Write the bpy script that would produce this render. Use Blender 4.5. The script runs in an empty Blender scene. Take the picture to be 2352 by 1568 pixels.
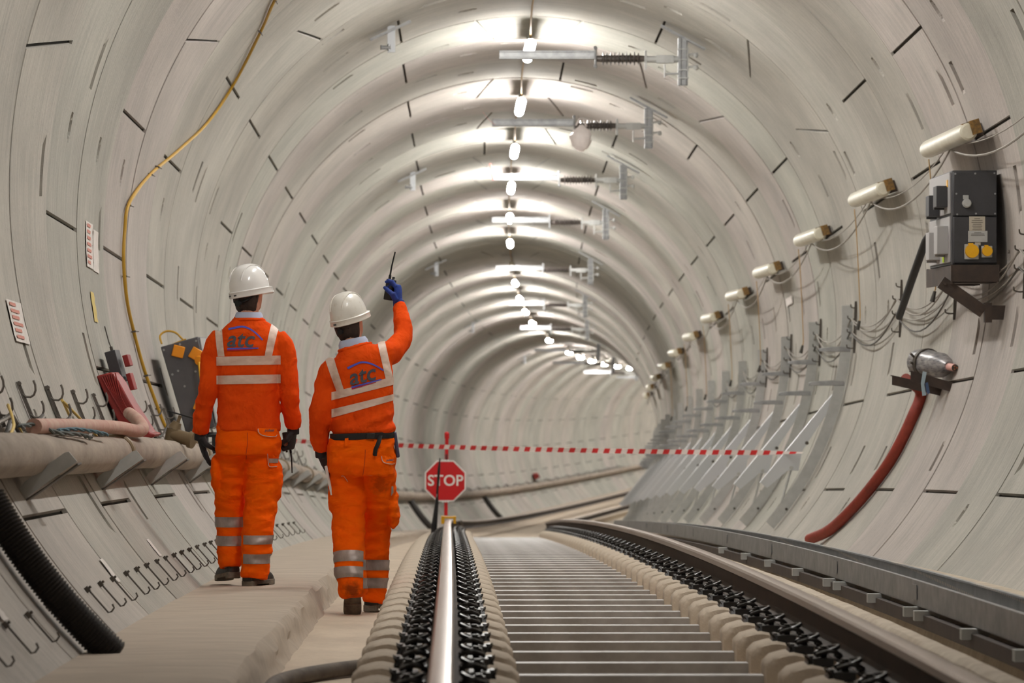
import bpy, bmesh, math, random
import numpy as np
from mathutils import Vector, Matrix, noise
from mathutils.bvhtree import BVHTree
scene = bpy.context.scene
COL = scene.collection
R = math.radians
PI = math.pi
rnd = random.Random(7)

# ---------------------------------------------------------------- alignment of the tunnel
# centre line of the bored tunnel: plan curvature (1/km) and profile curvature along it
KN = [0, 25, 50, 75, 100, 130, 170, 230]
KX = [-0.6032, 0.0017, 1.0232, 1.8964, 2.2661, 2.27, 2.27, 2.27]
KZ = [-1.7401, -1.0421, -0.1601, 0.4978, 0.6559, 0.6725, 0.6725, 0.6725]
CZ = 1.458                      # height of the camera over the track slab at the two men
X0, Z0 = 0.7385, 1.1672         # centre line beside / above the camera
RAD = 3.138
ST = 0.25
SS = np.arange(0, 230, ST)
_kx = np.interp(SS, KN, KX) * 1e-3
_kz = np.interp(SS, KN, KZ) * 1e-3
def _cum(a): return np.concatenate([[0], np.cumsum((a[1:] + a[:-1]) / 2 * ST)])
_TH = _cum(_kx); _SL = _cum(_kz)
_AX = X0 + _cum(np.sin(_TH)); _AY = _cum(np.cos(_TH)); _AZ = Z0 + CZ + _cum(_SL)
def axis(s):
    if s < 0: return X0, s, Z0 + CZ, 0.0
    return (float(np.interp(s, SS, _AX)), float(np.interp(s, SS, _AY)),
            float(np.interp(s, SS, _AZ)), float(np.interp(s, SS, _TH)))
def tp(s, x, z):
    """tunnel point: chainage s, x to the right and z above the centre line"""
    ax, ay, az, t = axis(s)
    return Vector((ax + x * math.cos(t), ay - x * math.sin(t), az + z))
def tm(s, x=0, z=0):
    """upright frame at a tunnel point: local x right, y along the tunnel, z up"""
    t = axis(s)[3]
    return Matrix.Translation(tp(s, x, z)) @ Matrix.Rotation(-t, 4, 'Z')
def wm(s, deg, r=RAD):
    """frame on the lining: local x along the tunnel, y round the ring, z to the centre"""
    a = R(deg); t = axis(s)[3]
    N = Vector((math.cos(t), -math.sin(t), 0)); T = Vector((math.sin(t), math.cos(t), 0)); U = Vector((0, 0, 1))
    o = tp(s, r * math.cos(a), r * math.sin(a))
    e = -math.sin(a) * N + math.cos(a) * U
    n = -(math.cos(a) * N + math.sin(a) * U)
    return Matrix(((T.x, e.x, n.x, o.x), (T.y, e.y, n.y, o.y), (T.z, e.z, n.z, o.z), (0, 0, 0, 1)))
def rp(s, deg, r): return tp(s, r * math.cos(R(deg)), r * math.sin(R(deg)))

# ---------------------------------------------------------------- camera, world, exposure
cam_d = bpy.data.cameras.new('camera'); cam = bpy.data.objects.new('camera', cam_d); COL.objects.link(cam)
cam.location = (0, 0, CZ); cam.rotation_euler = (PI / 2, 0, 0)
cam_d.sensor_width = 36; cam_d.lens = 36 * 7616.37 / 2352
cam_d.shift_x = (1176 - 1086.62) / 2352; cam_d.shift_y = (828.145 - 784) / 2352
cam_d.clip_end = 500; cam_d.clip_start = 0.5
cam_d.dof.use_dof = True; cam_d.dof.focus_distance = 19.0; cam_d.dof.aperture_fstop = 5.0
scene.camera = cam
w = bpy.data.worlds.new('tunnel_dark'); scene.world = w; w.use_nodes = True
w.node_tree.nodes['Background'].inputs[0].default_value = (0.9, 0.85, 0.8, 1)
w.node_tree.nodes['Background'].inputs[1].default_value = 0.02
vs = scene.view_settings
vs.view_transform = 'Standard'; vs.look = 'None'; vs.gamma = 1; vs.use_curve_mapping = False
vs.exposure = 0.0
LAMP_POWER = 178.0
scene.cycles.max_bounces = 10; scene.cycles.diffuse_bounces = 6; scene.cycles.glossy_bounces = 3
scene.cycles.transmission_bounces = 2; scene.cycles.use_denoising = True
scene.cycles.use_adaptive_sampling = True; scene.cycles.adaptive_threshold = 0.03; scene.cycles.use_light_tree = True; scene.cycles.sample_clamp_indirect = 6.0
scene.cycles.caustics_reflective = False; scene.cycles.caustics_refractive = False

# ---------------------------------------------------------------- materials
def lin(c):
    c = c / 255
    return c / 12.92 if c <= 0.04045 else ((c + 0.055) / 1.055) ** 2.4
def rgb(r, g, b): return (lin(r), lin(g), lin(b), 1)
def mat(name, col, rough=0.6, metal=0.0, col2=None, scale=8, stretch=(1, 1, 1), bump=0.0, bscale=60, emit=0, coat=0, bdist=.01, bdis=0, spec=None, detail=5, lo=.35, hi=.7, sheen=0):
    m = bpy.data.materials.new(name); m.use_nodes = True
    nt = m.node_tree; b = nt.nodes['Principled BSDF']
    b.inputs['Base Color'].default_value = col; b.inputs['Roughness'].default_value = rough; b.inputs['Metallic'].default_value = metal
    if coat: b.inputs['Coat Weight'].default_value = coat; b.inputs['Coat Roughness'].default_value = .08
    if sheen: b.inputs['Sheen Weight'].default_value = sheen
    if spec is not None: b.inputs['Specular IOR Level'].default_value = spec
    if emit: b.inputs['Emission Color'].default_value = col; b.inputs['Emission Strength'].default_value = emit
    if col2 or bump:
        tc = nt.nodes.new('ShaderNodeTexCoord'); mp = nt.nodes.new('ShaderNodeMapping'); mp.inputs['Scale'].default_value = stretch
        nt.links.new(tc.outputs['Object'], mp.inputs['Vector'])
    if col2:
        n = nt.nodes.new('ShaderNodeTexNoise'); n.inputs['Scale'].default_value = scale; n.inputs['Detail'].default_value = detail; n.inputs['Roughness'].default_value = .65
        r = nt.nodes.new('ShaderNodeValToRGB'); r.color_ramp.elements[0].position = lo; r.color_ramp.elements[1].position = hi
        r.color_ramp.elements[0].color = col; r.color_ramp.elements[1].color = col2
        nt.links.new(mp.outputs[0], n.inputs['Vector']); nt.links.new(n.outputs['Fac'], r.inputs[0]); nt.links.new(r.outputs[0], b.inputs['Base Color'])
    if bump:
        n2 = nt.nodes.new('ShaderNodeTexNoise'); n2.inputs['Scale'].default_value = bscale; n2.inputs['Detail'].default_value = 4; n2.inputs['Distortion'].default_value = bdis
        bp = nt.nodes.new('ShaderNodeBump'); bp.inputs['Strength'].default_value = bump; bp.inputs['Distance'].default_value = bdist
        nt.links.new(mp.outputs[0], n2.inputs['Vector']); nt.links.new(n2.outputs['Fac'], bp.inputs['Height']); nt.links.new(bp.outputs[0], b.inputs['Normal'])
    return m
M = {}
M['slab'] = mat('slab_concrete', rgb(208, 192, 172), .85, 0, rgb(186, 170, 152), 3, (1, .5, 1), .25, 30)
M['ledge'] = mat('ledge_concrete', rgb(190, 176, 160), .88, 0, rgb(170, 157, 142), 4, (.7, 2.0, 1), .25, 25)
M['bench'] = mat('bench_concrete', rgb(208, 196, 178), .85, 0, rgb(182, 168, 150), 9, (.6, 1, .25), .25, 30)
M['block'] = mat('sleeper_concrete', rgb(204, 190, 172), .9, 0, rgb(182, 168, 150), 7, (1, 1, 1), .5, 45)
M['packing'] = mat('joint_packing', rgb(46, 42, 36), .9)
M['seal_shade'] = mat('joint_seal_and_recess_shade', rgb(98, 89, 78), .9, 0, rgb(76, 68, 59), 8)  # ring joint seal; in bolt pockets this tone paints in the recess shade
M['galv'] = mat('galvanised_steel', rgb(172, 173, 174), .45, .55, rgb(140, 142, 144), 9, (1, 1, 1))
M['galv_dull'] = mat('dull_galvanised_steel', rgb(190, 191, 189), .6, .15, rgb(172, 173, 171), 8)
M['tie'] = mat('tie_bar_steel', rgb(176, 173, 171), .5, .25, rgb(146, 141, 136), 5, (1, 1, 1), .1, 40)
M['rail_side'] = mat('rusted_rail_steel', rgb(66, 52, 44), .75, .2, rgb(48, 40, 36), 12, (1, .3, 1))
M['rail_top'] = mat('polished_rail_head', rgb(176, 162, 154), .3, .85, rgb(150, 134, 126), 5, (6, .1, 1))
M['black'] = mat('black_plastic', rgb(30, 28, 28), .42)
M['blackmatt'] = mat('matt_black', rgb(24, 24, 26), .7)
M['clip'] = mat('black_clip_steel', rgb(38, 35, 34), .35, .3)
M['dkgrey'] = mat('dark_grey_enamel', rgb(62, 62, 66), .5, 0, rgb(54, 54, 57), 6)
M['ltpanel'] = mat('light_grey_panel', rgb(172, 170, 170), .5)
M['brown'] = mat('rusty_brown_steel', rgb(72, 58, 50), .65, .1, rgb(50, 42, 38), 8)
M['cream'] = mat('cream_plastic', rgb(226, 222, 204), .3, 0, rgb(208, 202, 182), 6)
M['rustcap'] = mat('stained_end_cap', rgb(150, 112, 48), .6, 0, rgb(84, 66, 42), 24)
M['yellow'] = mat('yellow_plastic', rgb(236, 176, 20), .4)
M['ycable'] = mat('yellow_cable', rgb(192, 150, 46), .5)
M['orange_sock'] = mat('orange_plastic', rgb(238, 150, 20), .45)
M['red'] = mat('red_enamel', rgb(158, 44, 40), .55, 0, rgb(124, 38, 36), 6)
M['redhose'] = mat('red_rubber', rgb(150, 56, 40), .6, 0, rgb(122, 44, 32), 10)
M['pinkhose'] = mat('dusty_pink_hose', rgb(200, 170, 154), .85, 0, rgb(188, 142, 130), 9, (1, 1, 1), .3, 40)
M['dustpipe'] = mat('dusty_pipe', rgb(172, 158, 145), .85, 0, rgb(138, 126, 114), 5, (1, .4, 1), .3, 30)
M['cableg'] = mat('grey_cable', rgb(150, 144, 136), .6)
M['cabled'] = mat('dark_cable', rgb(64, 60, 54), .6)
M['hook'] = mat('hook_steel', rgb(118, 112, 106), .55, .3)
M['hookd'] = mat('dark_hook_steel', rgb(84, 77, 70), .6, .2)
M['cord'] = mat('tan_cord', rgb(176, 142, 92), .7)
M['paper'] = mat('paper', rgb(232, 226, 222), .8, 0, rgb(214, 206, 200), 14)
M['plate'] = mat('rating_plate', rgb(190, 182, 166), .6)
M['redink'] = mat('red_print', rgb(208, 142, 130), .8)
M['ink'] = mat('grey_print', rgb(90, 84, 78), .8)
M['white'] = mat('white_paint', rgb(240, 240, 238), .4)
M['signred'] = mat('sign_red', rgb(200, 14, 24), .4)
M['tape_r'] = mat('tape_red', rgb(214, 44, 48), .5)
M['tape_w'] = mat('tape_white', rgb(238, 226, 222), .5)
M['ribbon'] = mat('red_ribbon', rgb(206, 110, 104), .6)
M['rope'] = mat('blue_rope', rgb(74, 108, 122), .8)
M['roped'] = mat('grey_rope', rgb(84, 90, 88), .8)
M['bag'] = mat('white_polythene', rgb(250, 242, 240), .4, 0, rgb(240, 230, 228), 20)
M['brass'] = mat('dusty_brass', rgb(122, 104, 78), .6, .2)
M['wrap'] = mat('silver_tape', rgb(176, 172, 172), .35, .4, rgb(84, 86, 92), 14, (1, 1, 4))
M['pinkend'] = mat('pink_sheath', rgb(222, 168, 158), .5)
M['copper'] = mat('copper_core', rgb(176, 104, 70), .4, .6)
M['bluetag'] = mat('blue_cloth', rgb(62, 82, 118), .7)
M['paletag'] = mat('pale_blue_cloth', rgb(160, 178, 188), .7)
M['green'] = mat('lime_label', rgb(190, 220, 40), .6)
# lamps: the only things that give light
def lampmat(name, col, strength):
    m = bpy.data.materials.new(name); m.use_nodes = True; nt = m.node_tree; nt.nodes.clear()
    o = nt.nodes.new('ShaderNodeOutputMaterial'); e = nt.nodes.new('ShaderNodeEmission')
    e.inputs[0].default_value = col; e.inputs[1].default_value = strength; nt.links.new(e.outputs[0], o.inputs[0]); return m
M['lit'] = lampmat('lit_diffuser', (1, .975, .93, 1), LAMP_POWER)

def concrete():
    """segment concrete: tone of each ring from the 'tint' attribute, streaks run round the ring"""
    m = bpy.data.materials.new('segment_concrete'); m.use_nodes = True; nt = m.node_tree; N = nt.nodes.new; L = nt.links.new
    b = nt.nodes['Principled BSDF']; b.inputs['Roughness'].default_value = .8
    uv = N('ShaderNodeUVMap'); uv.uv_map = 'UVMap'
    def ns(sx, sy, sc, det, rough=.6):
        mp = N('ShaderNodeMapping'); mp.inputs['Scale'].default_value = (sx, sy, 1); L(uv.outputs[0], mp.inputs[0])
        n = N('ShaderNodeTexNoise'); n.inputs['Scale'].default_value = sc; n.inputs['Detail'].default_value = det; n.inputs['Roughness'].default_value = rough
        L(mp.outputs[0], n.inputs['Vector']); return n
    at = N('ShaderNodeAttribute'); at.attribute_name = 'tint'
    def mul(a, fac_node, lo, hi, p0, p1):
        r = N('ShaderNodeMapRange'); r.inputs['From Min'].default_value = p0; r.inputs['From Max'].default_value = p1
        r.inputs['To Min'].default_value = lo; r.inputs['To Max'].default_value = hi; L(fac_node.outputs['Fac'], r.inputs['Value'])
        x = N('ShaderNodeMix'); x.data_type = 'RGBA'; x.blend_type = 'MULTIPLY'; x.inputs['Factor'].default_value = 1
        L(a, x.inputs[6]); L(r.outputs[0], x.inputs[7]); return x.outputs[2]
    c = mul(at.outputs['Color'], ns(1, 1, .9, 4), .84, 1.08, .35, .65)      # broad blotches
    c = mul(c, ns(6, .35, 4, 5), .88, 1.07, .35, .62)                        # streaks
    c = mul(c, ns(22, .8, 3, 4, .7), .80, 1.02, .26, .37)                    # thin drips
    c = mul(c, ns(5, 5, 6, 6, .75), .88, 1.03, .3, .5)                        # grain, small stains
    L(c, b.inputs['Base Color'])
    bp = N('ShaderNodeBump'); bp.inputs['Strength'].default_value = .25; bp.inputs['Distance'].default_value = .01
    L(ns(8, 8, 5, 5).outputs['Fac'], bp.inputs['Height']); L(bp.outputs[0], b.inputs['Normal'])
    return m
M['lining'] = concrete()

# ---------------------------------------------------------------- mesh helpers
class MB:
    """collects shapes, then links them as ONE mesh object"""
    def __init__(s): s.v = []; s.f = []; s.m = []; s.mi = 0; s.T = Matrix()
    def add(s, vs_, fs_):
        o = len(s.v); s.v += [s.T @ Vector(p) for p in vs_]; s.f += [tuple(i + o for i in q) for q in fs_]; s.m += [s.mi] * len(fs_); return s
    def box(s, c, d, rot=None, taper=1.0):
        x, y, z = d[0] / 2, d[1] / 2, d[2] / 2; q = rot or Matrix(); c = Vector(c); P = []
        for k in (-1, 1):
            t = taper if k > 0 else 1
            for a, b in ((-1, -1), (1, -1), (1, 1), (-1, 1)): P.append(c + q @ Vector((a * x * t, b * y * t, k * z)))
        return s.add(P, [(3, 2, 1, 0), (4, 5, 6, 7), (0, 1, 5, 4), (1, 2, 6, 5), (2, 3, 7, 6), (3, 0, 4, 7)])
    def tube(s, pts, r, n=10, cap=True, flat=None):
        """round (or flat=(w,h)) bar along points; r may be a list"""
        pts = [Vector(p) for p in pts]; k = len(pts); rs = r if isinstance(r, (list, tuple)) else [r] * k
        t0 = (pts[1] - pts[0]).normalized(); up = Vector((0, 0, 1)) if abs(t0.z) < .9 else Vector((0, 1, 0))
        a = t0.cross(up).normalized(); P = []; F = []
        for i, p in enumerate(pts):
            t = (pts[min(i + 1, k - 1)] - pts[max(i - 1, 0)]).normalized()
            a = (a - t * a.dot(t)).normalized(); b = t.cross(a)
            for j in range(n):
                g = 2 * PI * j / n
                P.append(p + (a * math.cos(g) + b * math.sin(g)) * rs[i] if not flat else p + a * (math.cos(g) * flat[0]) + b * (math.sin(g) * flat[1]))
        for i in range(k - 1):
            for j in range(n):
                j2 = (j + 1) % n; F.append((i * n + j, i * n + j2, (i + 1) * n + j2, (i + 1) * n + j))
        if cap: F += [tuple(range(n - 1, -1, -1)), tuple((k - 1) * n + j for j in range(n))]
        return s.add(P, F)
    def cyl(s, a, b, r, n=16, r2=None): return s.tube([a, b], [r, r if r2 is None else r2], n)
    def loft(s, rings, cap=True):
        n = len(rings[0]); P = [p for q in rings for p in q]; F = []
        for i in range(len(rings) - 1):
            for j in range(n):
                j2 = (j + 1) % n; F.append((i * n + j, i * n + j2, (i + 1) * n + j2, (i + 1) * n + j))
        if cap: F += [tuple(range(n - 1, -1, -1)), tuple((len(rings) - 1) * n + j for j in range(n))]
        return s.add(P, F)
    def prism(s, poly, a, b):
        """poly: list of points (Vector) ; extruded from offset a to offset b (vectors)"""
        a = Vector(a); b = Vector(b); n = len(poly); poly = [Vector(p) for p in poly]
        P = [p + a for p in poly] + [p + b for p in poly]
        return s.add(P, [tuple(range(n - 1, -1, -1)), tuple(range(n, 2 * n))] + [(j, (j + 1) % n, n + (j + 1) % n, n + j) for j in range(n)])
    def ball(s, c, r, n=14, m=8, sc=(1, 1, 1), t0=0.0, t1=PI):
        rings = []; c = Vector(c)
        for i in range(m + 1):
            t = t0 + (t1 - t0) * i / m; rr = max(math.sin(t), .002)
            rings.append([c + Vector((r * sc[0] * rr * math.cos(2 * PI * j / n), r * sc[1] * rr * math.sin(2 * PI * j / n), r * sc[2] * math.cos(t))) for j in range(n)])
        return s.loft(rings[::-1])
    def build(s, name, m, parent=None, smooth=True, ang=40, bevel=0, label=None):
        me = bpy.data.meshes.new(name); me.from_pydata([tuple(p) for p in s.v], [], s.f)
        return finish(me, name, m, parent, smooth, ang, bevel, label, s.m)
def finish(me, name, m, parent=None, smooth=True, ang=40, bevel=0, label=None, mi=None):
    ms = m if isinstance(m, (list, tuple)) else [m]
    for q in ms: me.materials.append(q)
    if mi is not None and len(ms) > 1: me.polygons.foreach_set('material_index', mi)
    bm = bmesh.new(); bm.from_mesh(me); bmesh.ops.recalc_face_normals(bm, faces=bm.faces); bm.to_mesh(me); bm.free()
    if smooth:
        me.polygons.foreach_set('use_smooth', [True] * len(me.polygons)); me.set_sharp_from_angle(angle=R(ang))
    o = bpy.data.objects.new(name, me); COL.objects.link(o)
    if parent: o.parent = parent
    if label: o['label'] = label
    if bevel:
        bv = o.modifiers.new('bevel', 'BEVEL'); bv.width = bevel; bv.segments = 2; bv.limit_method = 'ANGLE'; bv.angle_limit = R(35)
    return o
def tag(o, label, cat, group=None, kind=None):
    if label: o['label'] = label
    if cat: o['category'] = cat
    if group: o['group'] = group
    if kind: o['kind'] = kind
    return o
def thing(name, label, cat, mtx, group=None):
    o = bpy.data.objects.new(name, None); o.empty_display_size = .1; COL.objects.link(o); o.matrix_world = mtx
    return tag(o, label, cat, group)
def dup(root, mtx, label=None):
    r = root.copy(); COL.objects.link(r); r.matrix_world = mtx
    if label: r['label'] = label
    for ch in root.children:
        c = ch.copy(); COL.objects.link(c); c.parent = r
        for g in ch.children:
            d = g.copy(); COL.objects.link(d); d.parent = c
    return r
def struct(o, label=None): o['kind'] = 'structure'; return o if not label else tag(o, label, None)
ORD = ['nearest', 'second nearest', 'third nearest', 'fourth nearest', 'fifth nearest', 'sixth nearest', 'seventh nearest', 'eighth nearest', 'ninth nearest', 'tenth nearest',
       'eleventh nearest', 'twelfth nearest', 'thirteenth nearest', 'fourteenth nearest', 'fifteenth nearest', 'sixteenth nearest', 'seventeenth nearest', 'eighteenth nearest',
       'nineteenth nearest', 'twentieth nearest', 'twenty-first nearest', 'twenty-second nearest', 'twenty-third nearest', 'twenty-fourth nearest', 'twenty-fifth nearest', 'twenty-sixth nearest', 'twenty-seventh nearest', 'twenty-eighth nearest']
def spline(pts, n=8):
    """Catmull-Rom through points"""
    pts = [Vector(p) for p in pts]; q = [2 * pts[0] - pts[1]] + pts + [2 * pts[-1] - pts[-2]]; out = []
    for i in range(1, len(q) - 2):
        for k in range(n):
            t = k / n; a, b, c, d = q[i - 1], q[i], q[i + 1], q[i + 2]
            out.append(.5 * ((2 * b) + (c - a) * t + (2 * a - 5 * b + 4 * c - d) * t * t + (3 * b - a - 3 * c + d) * t ** 3))
    return out + [pts[-1]]
def text_mesh(body, size, shear=0.0, bold=0.0, ext=0.0):
    cu = bpy.data.curves.new('t', 'FONT'); cu.body = body; cu.size = size; cu.shear = shear; cu.align_x = 'CENTER'; cu.align_y = 'CENTER'; cu.offset = bold; cu.extrude = ext
    cu.resolution_u = 4
    o = bpy.data.objects.new('t', cu); COL.objects.link(o); dg = bpy.context.evaluated_depsgraph_get()
    me = bpy.data.meshes.new_from_object(o.evaluated_get(dg)); bpy.data.objects.remove(o); bpy.data.curves.remove(cu)
    return me
def mesh_from(name, me, mtx, m, parent=None, label=None):
    me.transform(mtx); me.name = name; me.materials.clear(); me.materials.append(m)
    o = bpy.data.objects.new(name, me); COL.objects.link(o)
    if parent: o.parent = parent
    if label: o['label'] = label
    return o

# ================================================================ tunnel lining
SJ, RW = 24.09, 1.6015            # a ring joint, ring width
def hsh(*a):
    return (math.sin(sum(x * y for x, y in zip(a, (12.9898, 78.233, 37.719, 9.131)))) * 43758.5453) % 1.0
EVEN = [(-65, -65), (-15.8, -15.8), (32.8, 32.8), (79.7, 83.3), (99.7, 95.8), (146.8, 146.6), (196.2, 196.1), (212.5, 212.5)]
ODD = [(-32.2, -32.2), (16.2, 16.2), (65.6, 65.6), (114.2, 114), (163, 162.7), (180.2, 180.2), (229, 229)]
def _sp(base, drop, add): return [q for q in base if q[0] not in drop] + add
SPECIAL = {-3: _sp(ODD, (163,), []), -5: _sp(ODD, (163, 180.2), []), -4: _sp(EVEN, (146.8, 196.2), [(166.1, 161.9)]), 0: _sp(EVEN, (146.8, 79.7, 99.7), [(83, 83), (149.4, 145)]), 3: _sp(ODD, (163,), [(132.5, 128.5)]),
           4: _sp(EVEN, (32.8, 79.7), [(31, 35.3), (51.5, 47.4)]), 7: _sp(ODD, (65.6,), [(47.4, 51.1), (66.8, 63.5)]),
           8: _sp(EVEN, (79.7, 99.7), [(81.3, 81.2)]), 9: _sp(ODD, (65.6,), [(48.7, 48.7), (95.5, 99)]), 10: _sp(EVEN, (79.7, 99.7), [(82.9, 78.6)]),
           11: _sp(ODD, (), [(95.1, 98.7)]), 12: _sp(EVEN, (79.7, 99.7), [(82.3, 78.8)]), 13: _sp(ODD, (), [(96.6, 96.6)])}
def ring_slots(k): return SPECIAL.get(k, ODD if k % 2 else EVEN)
TINTS = [(.420, .400, .358), (.405, .396, .350), (.436, .400, .362), (.388, .376, .334), (.430, .408, .364), (.442, .402, .372)]
KEYT = {6: 1, 7: 5, 8: 0, 9: 2, 10: 5, 11: 3, 12: 1, 13: 0, 14: 1, 15: 5}
E_ = .0015
def lining(name, a0, a1, label):
    VV = []; FF = []; MI = []; UV = []; TI = []; base = 0
    for k in range(-26, 110):
        s0 = SJ + RW * k
        near = -11 <= k <= 32
        pol = [(p, q) for p, q in ring_slots(k) if a0 + 1 < p < a1 - 1]
        sl = [0, .009, .010, .35, .8, 1.25, RW - .010, RW - .009, RW]
        al = list(np.linspace(a0, a1, int(round((a1 - a0) / (1.5 if near else 3.0))) + 1))
        hw = math.degrees(.012 / RAD); ee = math.degrees(E_ / RAD)
        for p, q in pol: al += [p - hw - ee, p - hw, p + hw, p + hw + ee]
        pk = []; ov = []
        if near:
            for i, ac in enumerate(np.arange(-44, 232, 8.55)):
                h = hsh(k, i, 1); 
                if not (a0 + 8 < ac < a1 - 8): continue
                j = i % 4
                if any(abs(ac - p) < 5.2 for p, _ in ring_slots(k)): continue
                if j in (0, 2) and h < .75:
                    sc = .27 if j == 0 else 1.33
                    if hsh(k, i, 5) < .25: sc = 1.6 - sc
                    d = 1 if hsh(k, i, 2) < .5 else -1
                    ln = 4.2 + 2.4 * hsh(k, i, 3); pk.append((sc, ac + d * ln / 2, ac - d * ln / 2))
                    sl += [sc - .06 - E_, sc - .06, sc + .06, sc + .06 + E_]
                    b = ac + d * ln / 2; al += [b, b + d * ee] + list(np.linspace(b, ac - d * ln / 2, 4))
                elif j == 1 and h < .8:
                    sc = .8; ov.append((sc, ac)); sl += [sc - .06, sc - .045, sc - .02, sc, sc + .02, sc + .045, sc + .06]; al += list(np.linspace(ac - 1.7, ac + 1.7, 9))
        sl = np.unique(np.round(sl, 5)); al = np.unique(np.round([a for a in al if a0 - .01 <= a <= a1 + .01], 4))
        A, S_ = np.meshgrid(al, sl, indexing='ij')
        D = np.zeros_like(A) + (hsh(k, 3) - .5) * .010
        g = (S_ < .0092) | (S_ > RW - .0092); D[g] += .022
        for sc, b, t in pk:
            u = (A - b) / (t - b); m = (abs(S_ - sc) < .0605) & (u > -1e-4) & (u < 1.0001); D[m] += (.095 * (1 - u[m]) ** 1.0)
        for sc, ac in ov:
            e = 1 - ((S_ - sc) / .055) ** 2 - ((A - ac) / 1.6) ** 2; D += np.where(e > 0, .075 * np.minimum(1, e * 3), 0)
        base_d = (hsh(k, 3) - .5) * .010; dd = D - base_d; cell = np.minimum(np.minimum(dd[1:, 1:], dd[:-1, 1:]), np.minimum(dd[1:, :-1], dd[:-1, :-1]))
        mid2 = np.where(cell > .006, 2, 0); mid2[:, 0] = 2; mid2[:, -1] = 2  # pocket cells get the painted shade tone, end strips the joint seal
        mid = np.zeros(len(al) - 1, int)
        for p, q in pol:
            m = (abs(A - p) < hw + ee * .4) & ~g; D[m] += .03
            c = (al[1:] + al[:-1]) / 2; mid[abs(c - p) < hw] = 1
        ps = sorted(pol); sh = np.zeros_like(al)
        if ps:
            xs = [a0] + [p for p, q in ps] + [a1]; ys = [0] + [q - p for p, q in ps] + [0]; sh = np.interp(al, xs, ys)
        AA = np.radians(A + sh[:, None] * S_ / RW); rr = RAD + D
        ax = np.array([axis(s0 + s) for s in sl])
        x = rr * np.cos(AA); z = rr * np.sin(AA)
        V = np.stack([ax[:, 0] + x * np.cos(ax[:, 3]), ax[:, 1] - x * np.sin(ax[:, 3]), ax[:, 2] + z], -1).reshape(-1, 3)
        n = len(sl); I, J = np.meshgrid(np.arange(len(al) - 1), np.arange(n - 1), indexing='ij')
        q0 = (I * n + J).ravel(); F = np.stack([q0, q0 + 1, q0 + n + 1, q0 + n], -1) + base
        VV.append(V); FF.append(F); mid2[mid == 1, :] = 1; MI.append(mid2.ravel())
        UV.append(np.stack([(s0 + S_).ravel() + 37.3 * hsh(k, 8), (RAD * AA).ravel() + 19 * hsh(k, 4)], -1))
        ti = TINTS[KEYT.get(k, int(hsh(k, 6) * 6))]; TI.append(np.tile([ti[0], ti[1], ti[2], 1.0], (len(V), 1)))
        base += len(V)
    V = np.concatenate(VV); F = np.concatenate(FF); mi = np.concatenate(MI); UV = np.concatenate(UV); TI = np.concatenate(TI)
    me = bpy.data.meshes.new(name); me.vertices.add(len(V)); me.vertices.foreach_set('co', V.ravel())
    me.loops.add(len(F) * 4); me.polygons.add(len(F)); me.loops.foreach_set('vertex_index', F.ravel().astype(np.int32))
    me.polygons.foreach_set('loop_start', np.arange(0, len(F) * 4, 4, dtype=np.int32))
    me.materials.append(M['lining']); me.materials.append(M['packing']); me.materials.append(M['seal_shade']); me.polygons.foreach_set('material_index', mi.astype(np.int32))
    me.polygons.foreach_set('use_smooth', np.ones(len(F), bool))
    uvl = me.uv_layers.new(name='UVMap'); uvl.data.foreach_set('uv', UV[F.ravel()].ravel())
    ca = me.color_attributes.new('tint', 'FLOAT_COLOR', 'POINT'); ca.data.foreach_set('color', TI.ravel())
    me.update(calc_edges=True); me.validate(); me.set_sharp_from_angle(angle=R(20))
    o = bpy.data.objects.new(name, me); COL.objects.link(o); return struct(o, label)
lining('wall_right', -52, 42, 'right side of the concrete segment tunnel lining')
lining('ceiling', 42, 138, 'crown of the concrete segment tunnel lining')
lining('wall_left', 138, 232, 'left side of the concrete segment tunnel lining')

def sweep(name, prof, m, label, s0=-16, s1=196, fine=(8, 32), wob=0.0, seed=0):
    """cross-section polyline (x, z) swept along the tunnel"""
    s = s0; st = []
    while s < s1:
        st.append(s); s += .12 if fine[0] <= s < fine[1] else 1.2
    P = []; F = []; n = len(prof)
    for s in st:
        for j, q in enumerate(prof):
            wx = wz = 0
            if wob and len(q) > 2:
                wx = wob * q[2] * noise.noise((s * 2.2, j * 3.1, seed)) + wob * q[2] * .35 * noise.noise((s * 5, j * 5.3, seed)); wz = wob * q[2] * .5 * noise.noise((s * 3, j * 2.7, seed + 5))
            P.append(tp(s, q[0] + wx, q[1] + wz))
    for i in range(len(st) - 1):
        for j in range(n - 1): F.append((i * n + j, (i + 1) * n + j, (i + 1) * n + j + 1, i * n + j + 1))
    me = bpy.data.meshes.new(name); me.from_pydata([tuple(p) for p in P], [], F)
    return struct(finish(me, name, m, None, True, 35), label)
ZR = -1.9908                     # rail head level below the centre line
XL, XR = -.7535 - .0545, .7535 - .0545
sweep('floor', [(-1.62, -2.36), (-1.5, -2.335), (-1.3, -2.34), (-.3, -2.35), (.6, -2.35), (1.0, -2.35), (1.12, -2.36)], M['slab'], 'dusty beige concrete track slab between the ledges')
sweep('trim_1', [(-2.6, -2.19), (-2.2, -2.19, .04), (-1.9, -2.185, .04), (-1.64, -2.185, .06), (-1.585, -2.19, .8), (-1.56, -2.215, 1), (-1.55, -2.25, 1), (-1.54, -2.29, 1), (-1.52, -2.33, 1.2), (-1.49, -2.36, 1)], M['ledge'], 'raised concrete walkway ledge along the left wall', wob=.022, seed=3)
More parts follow.
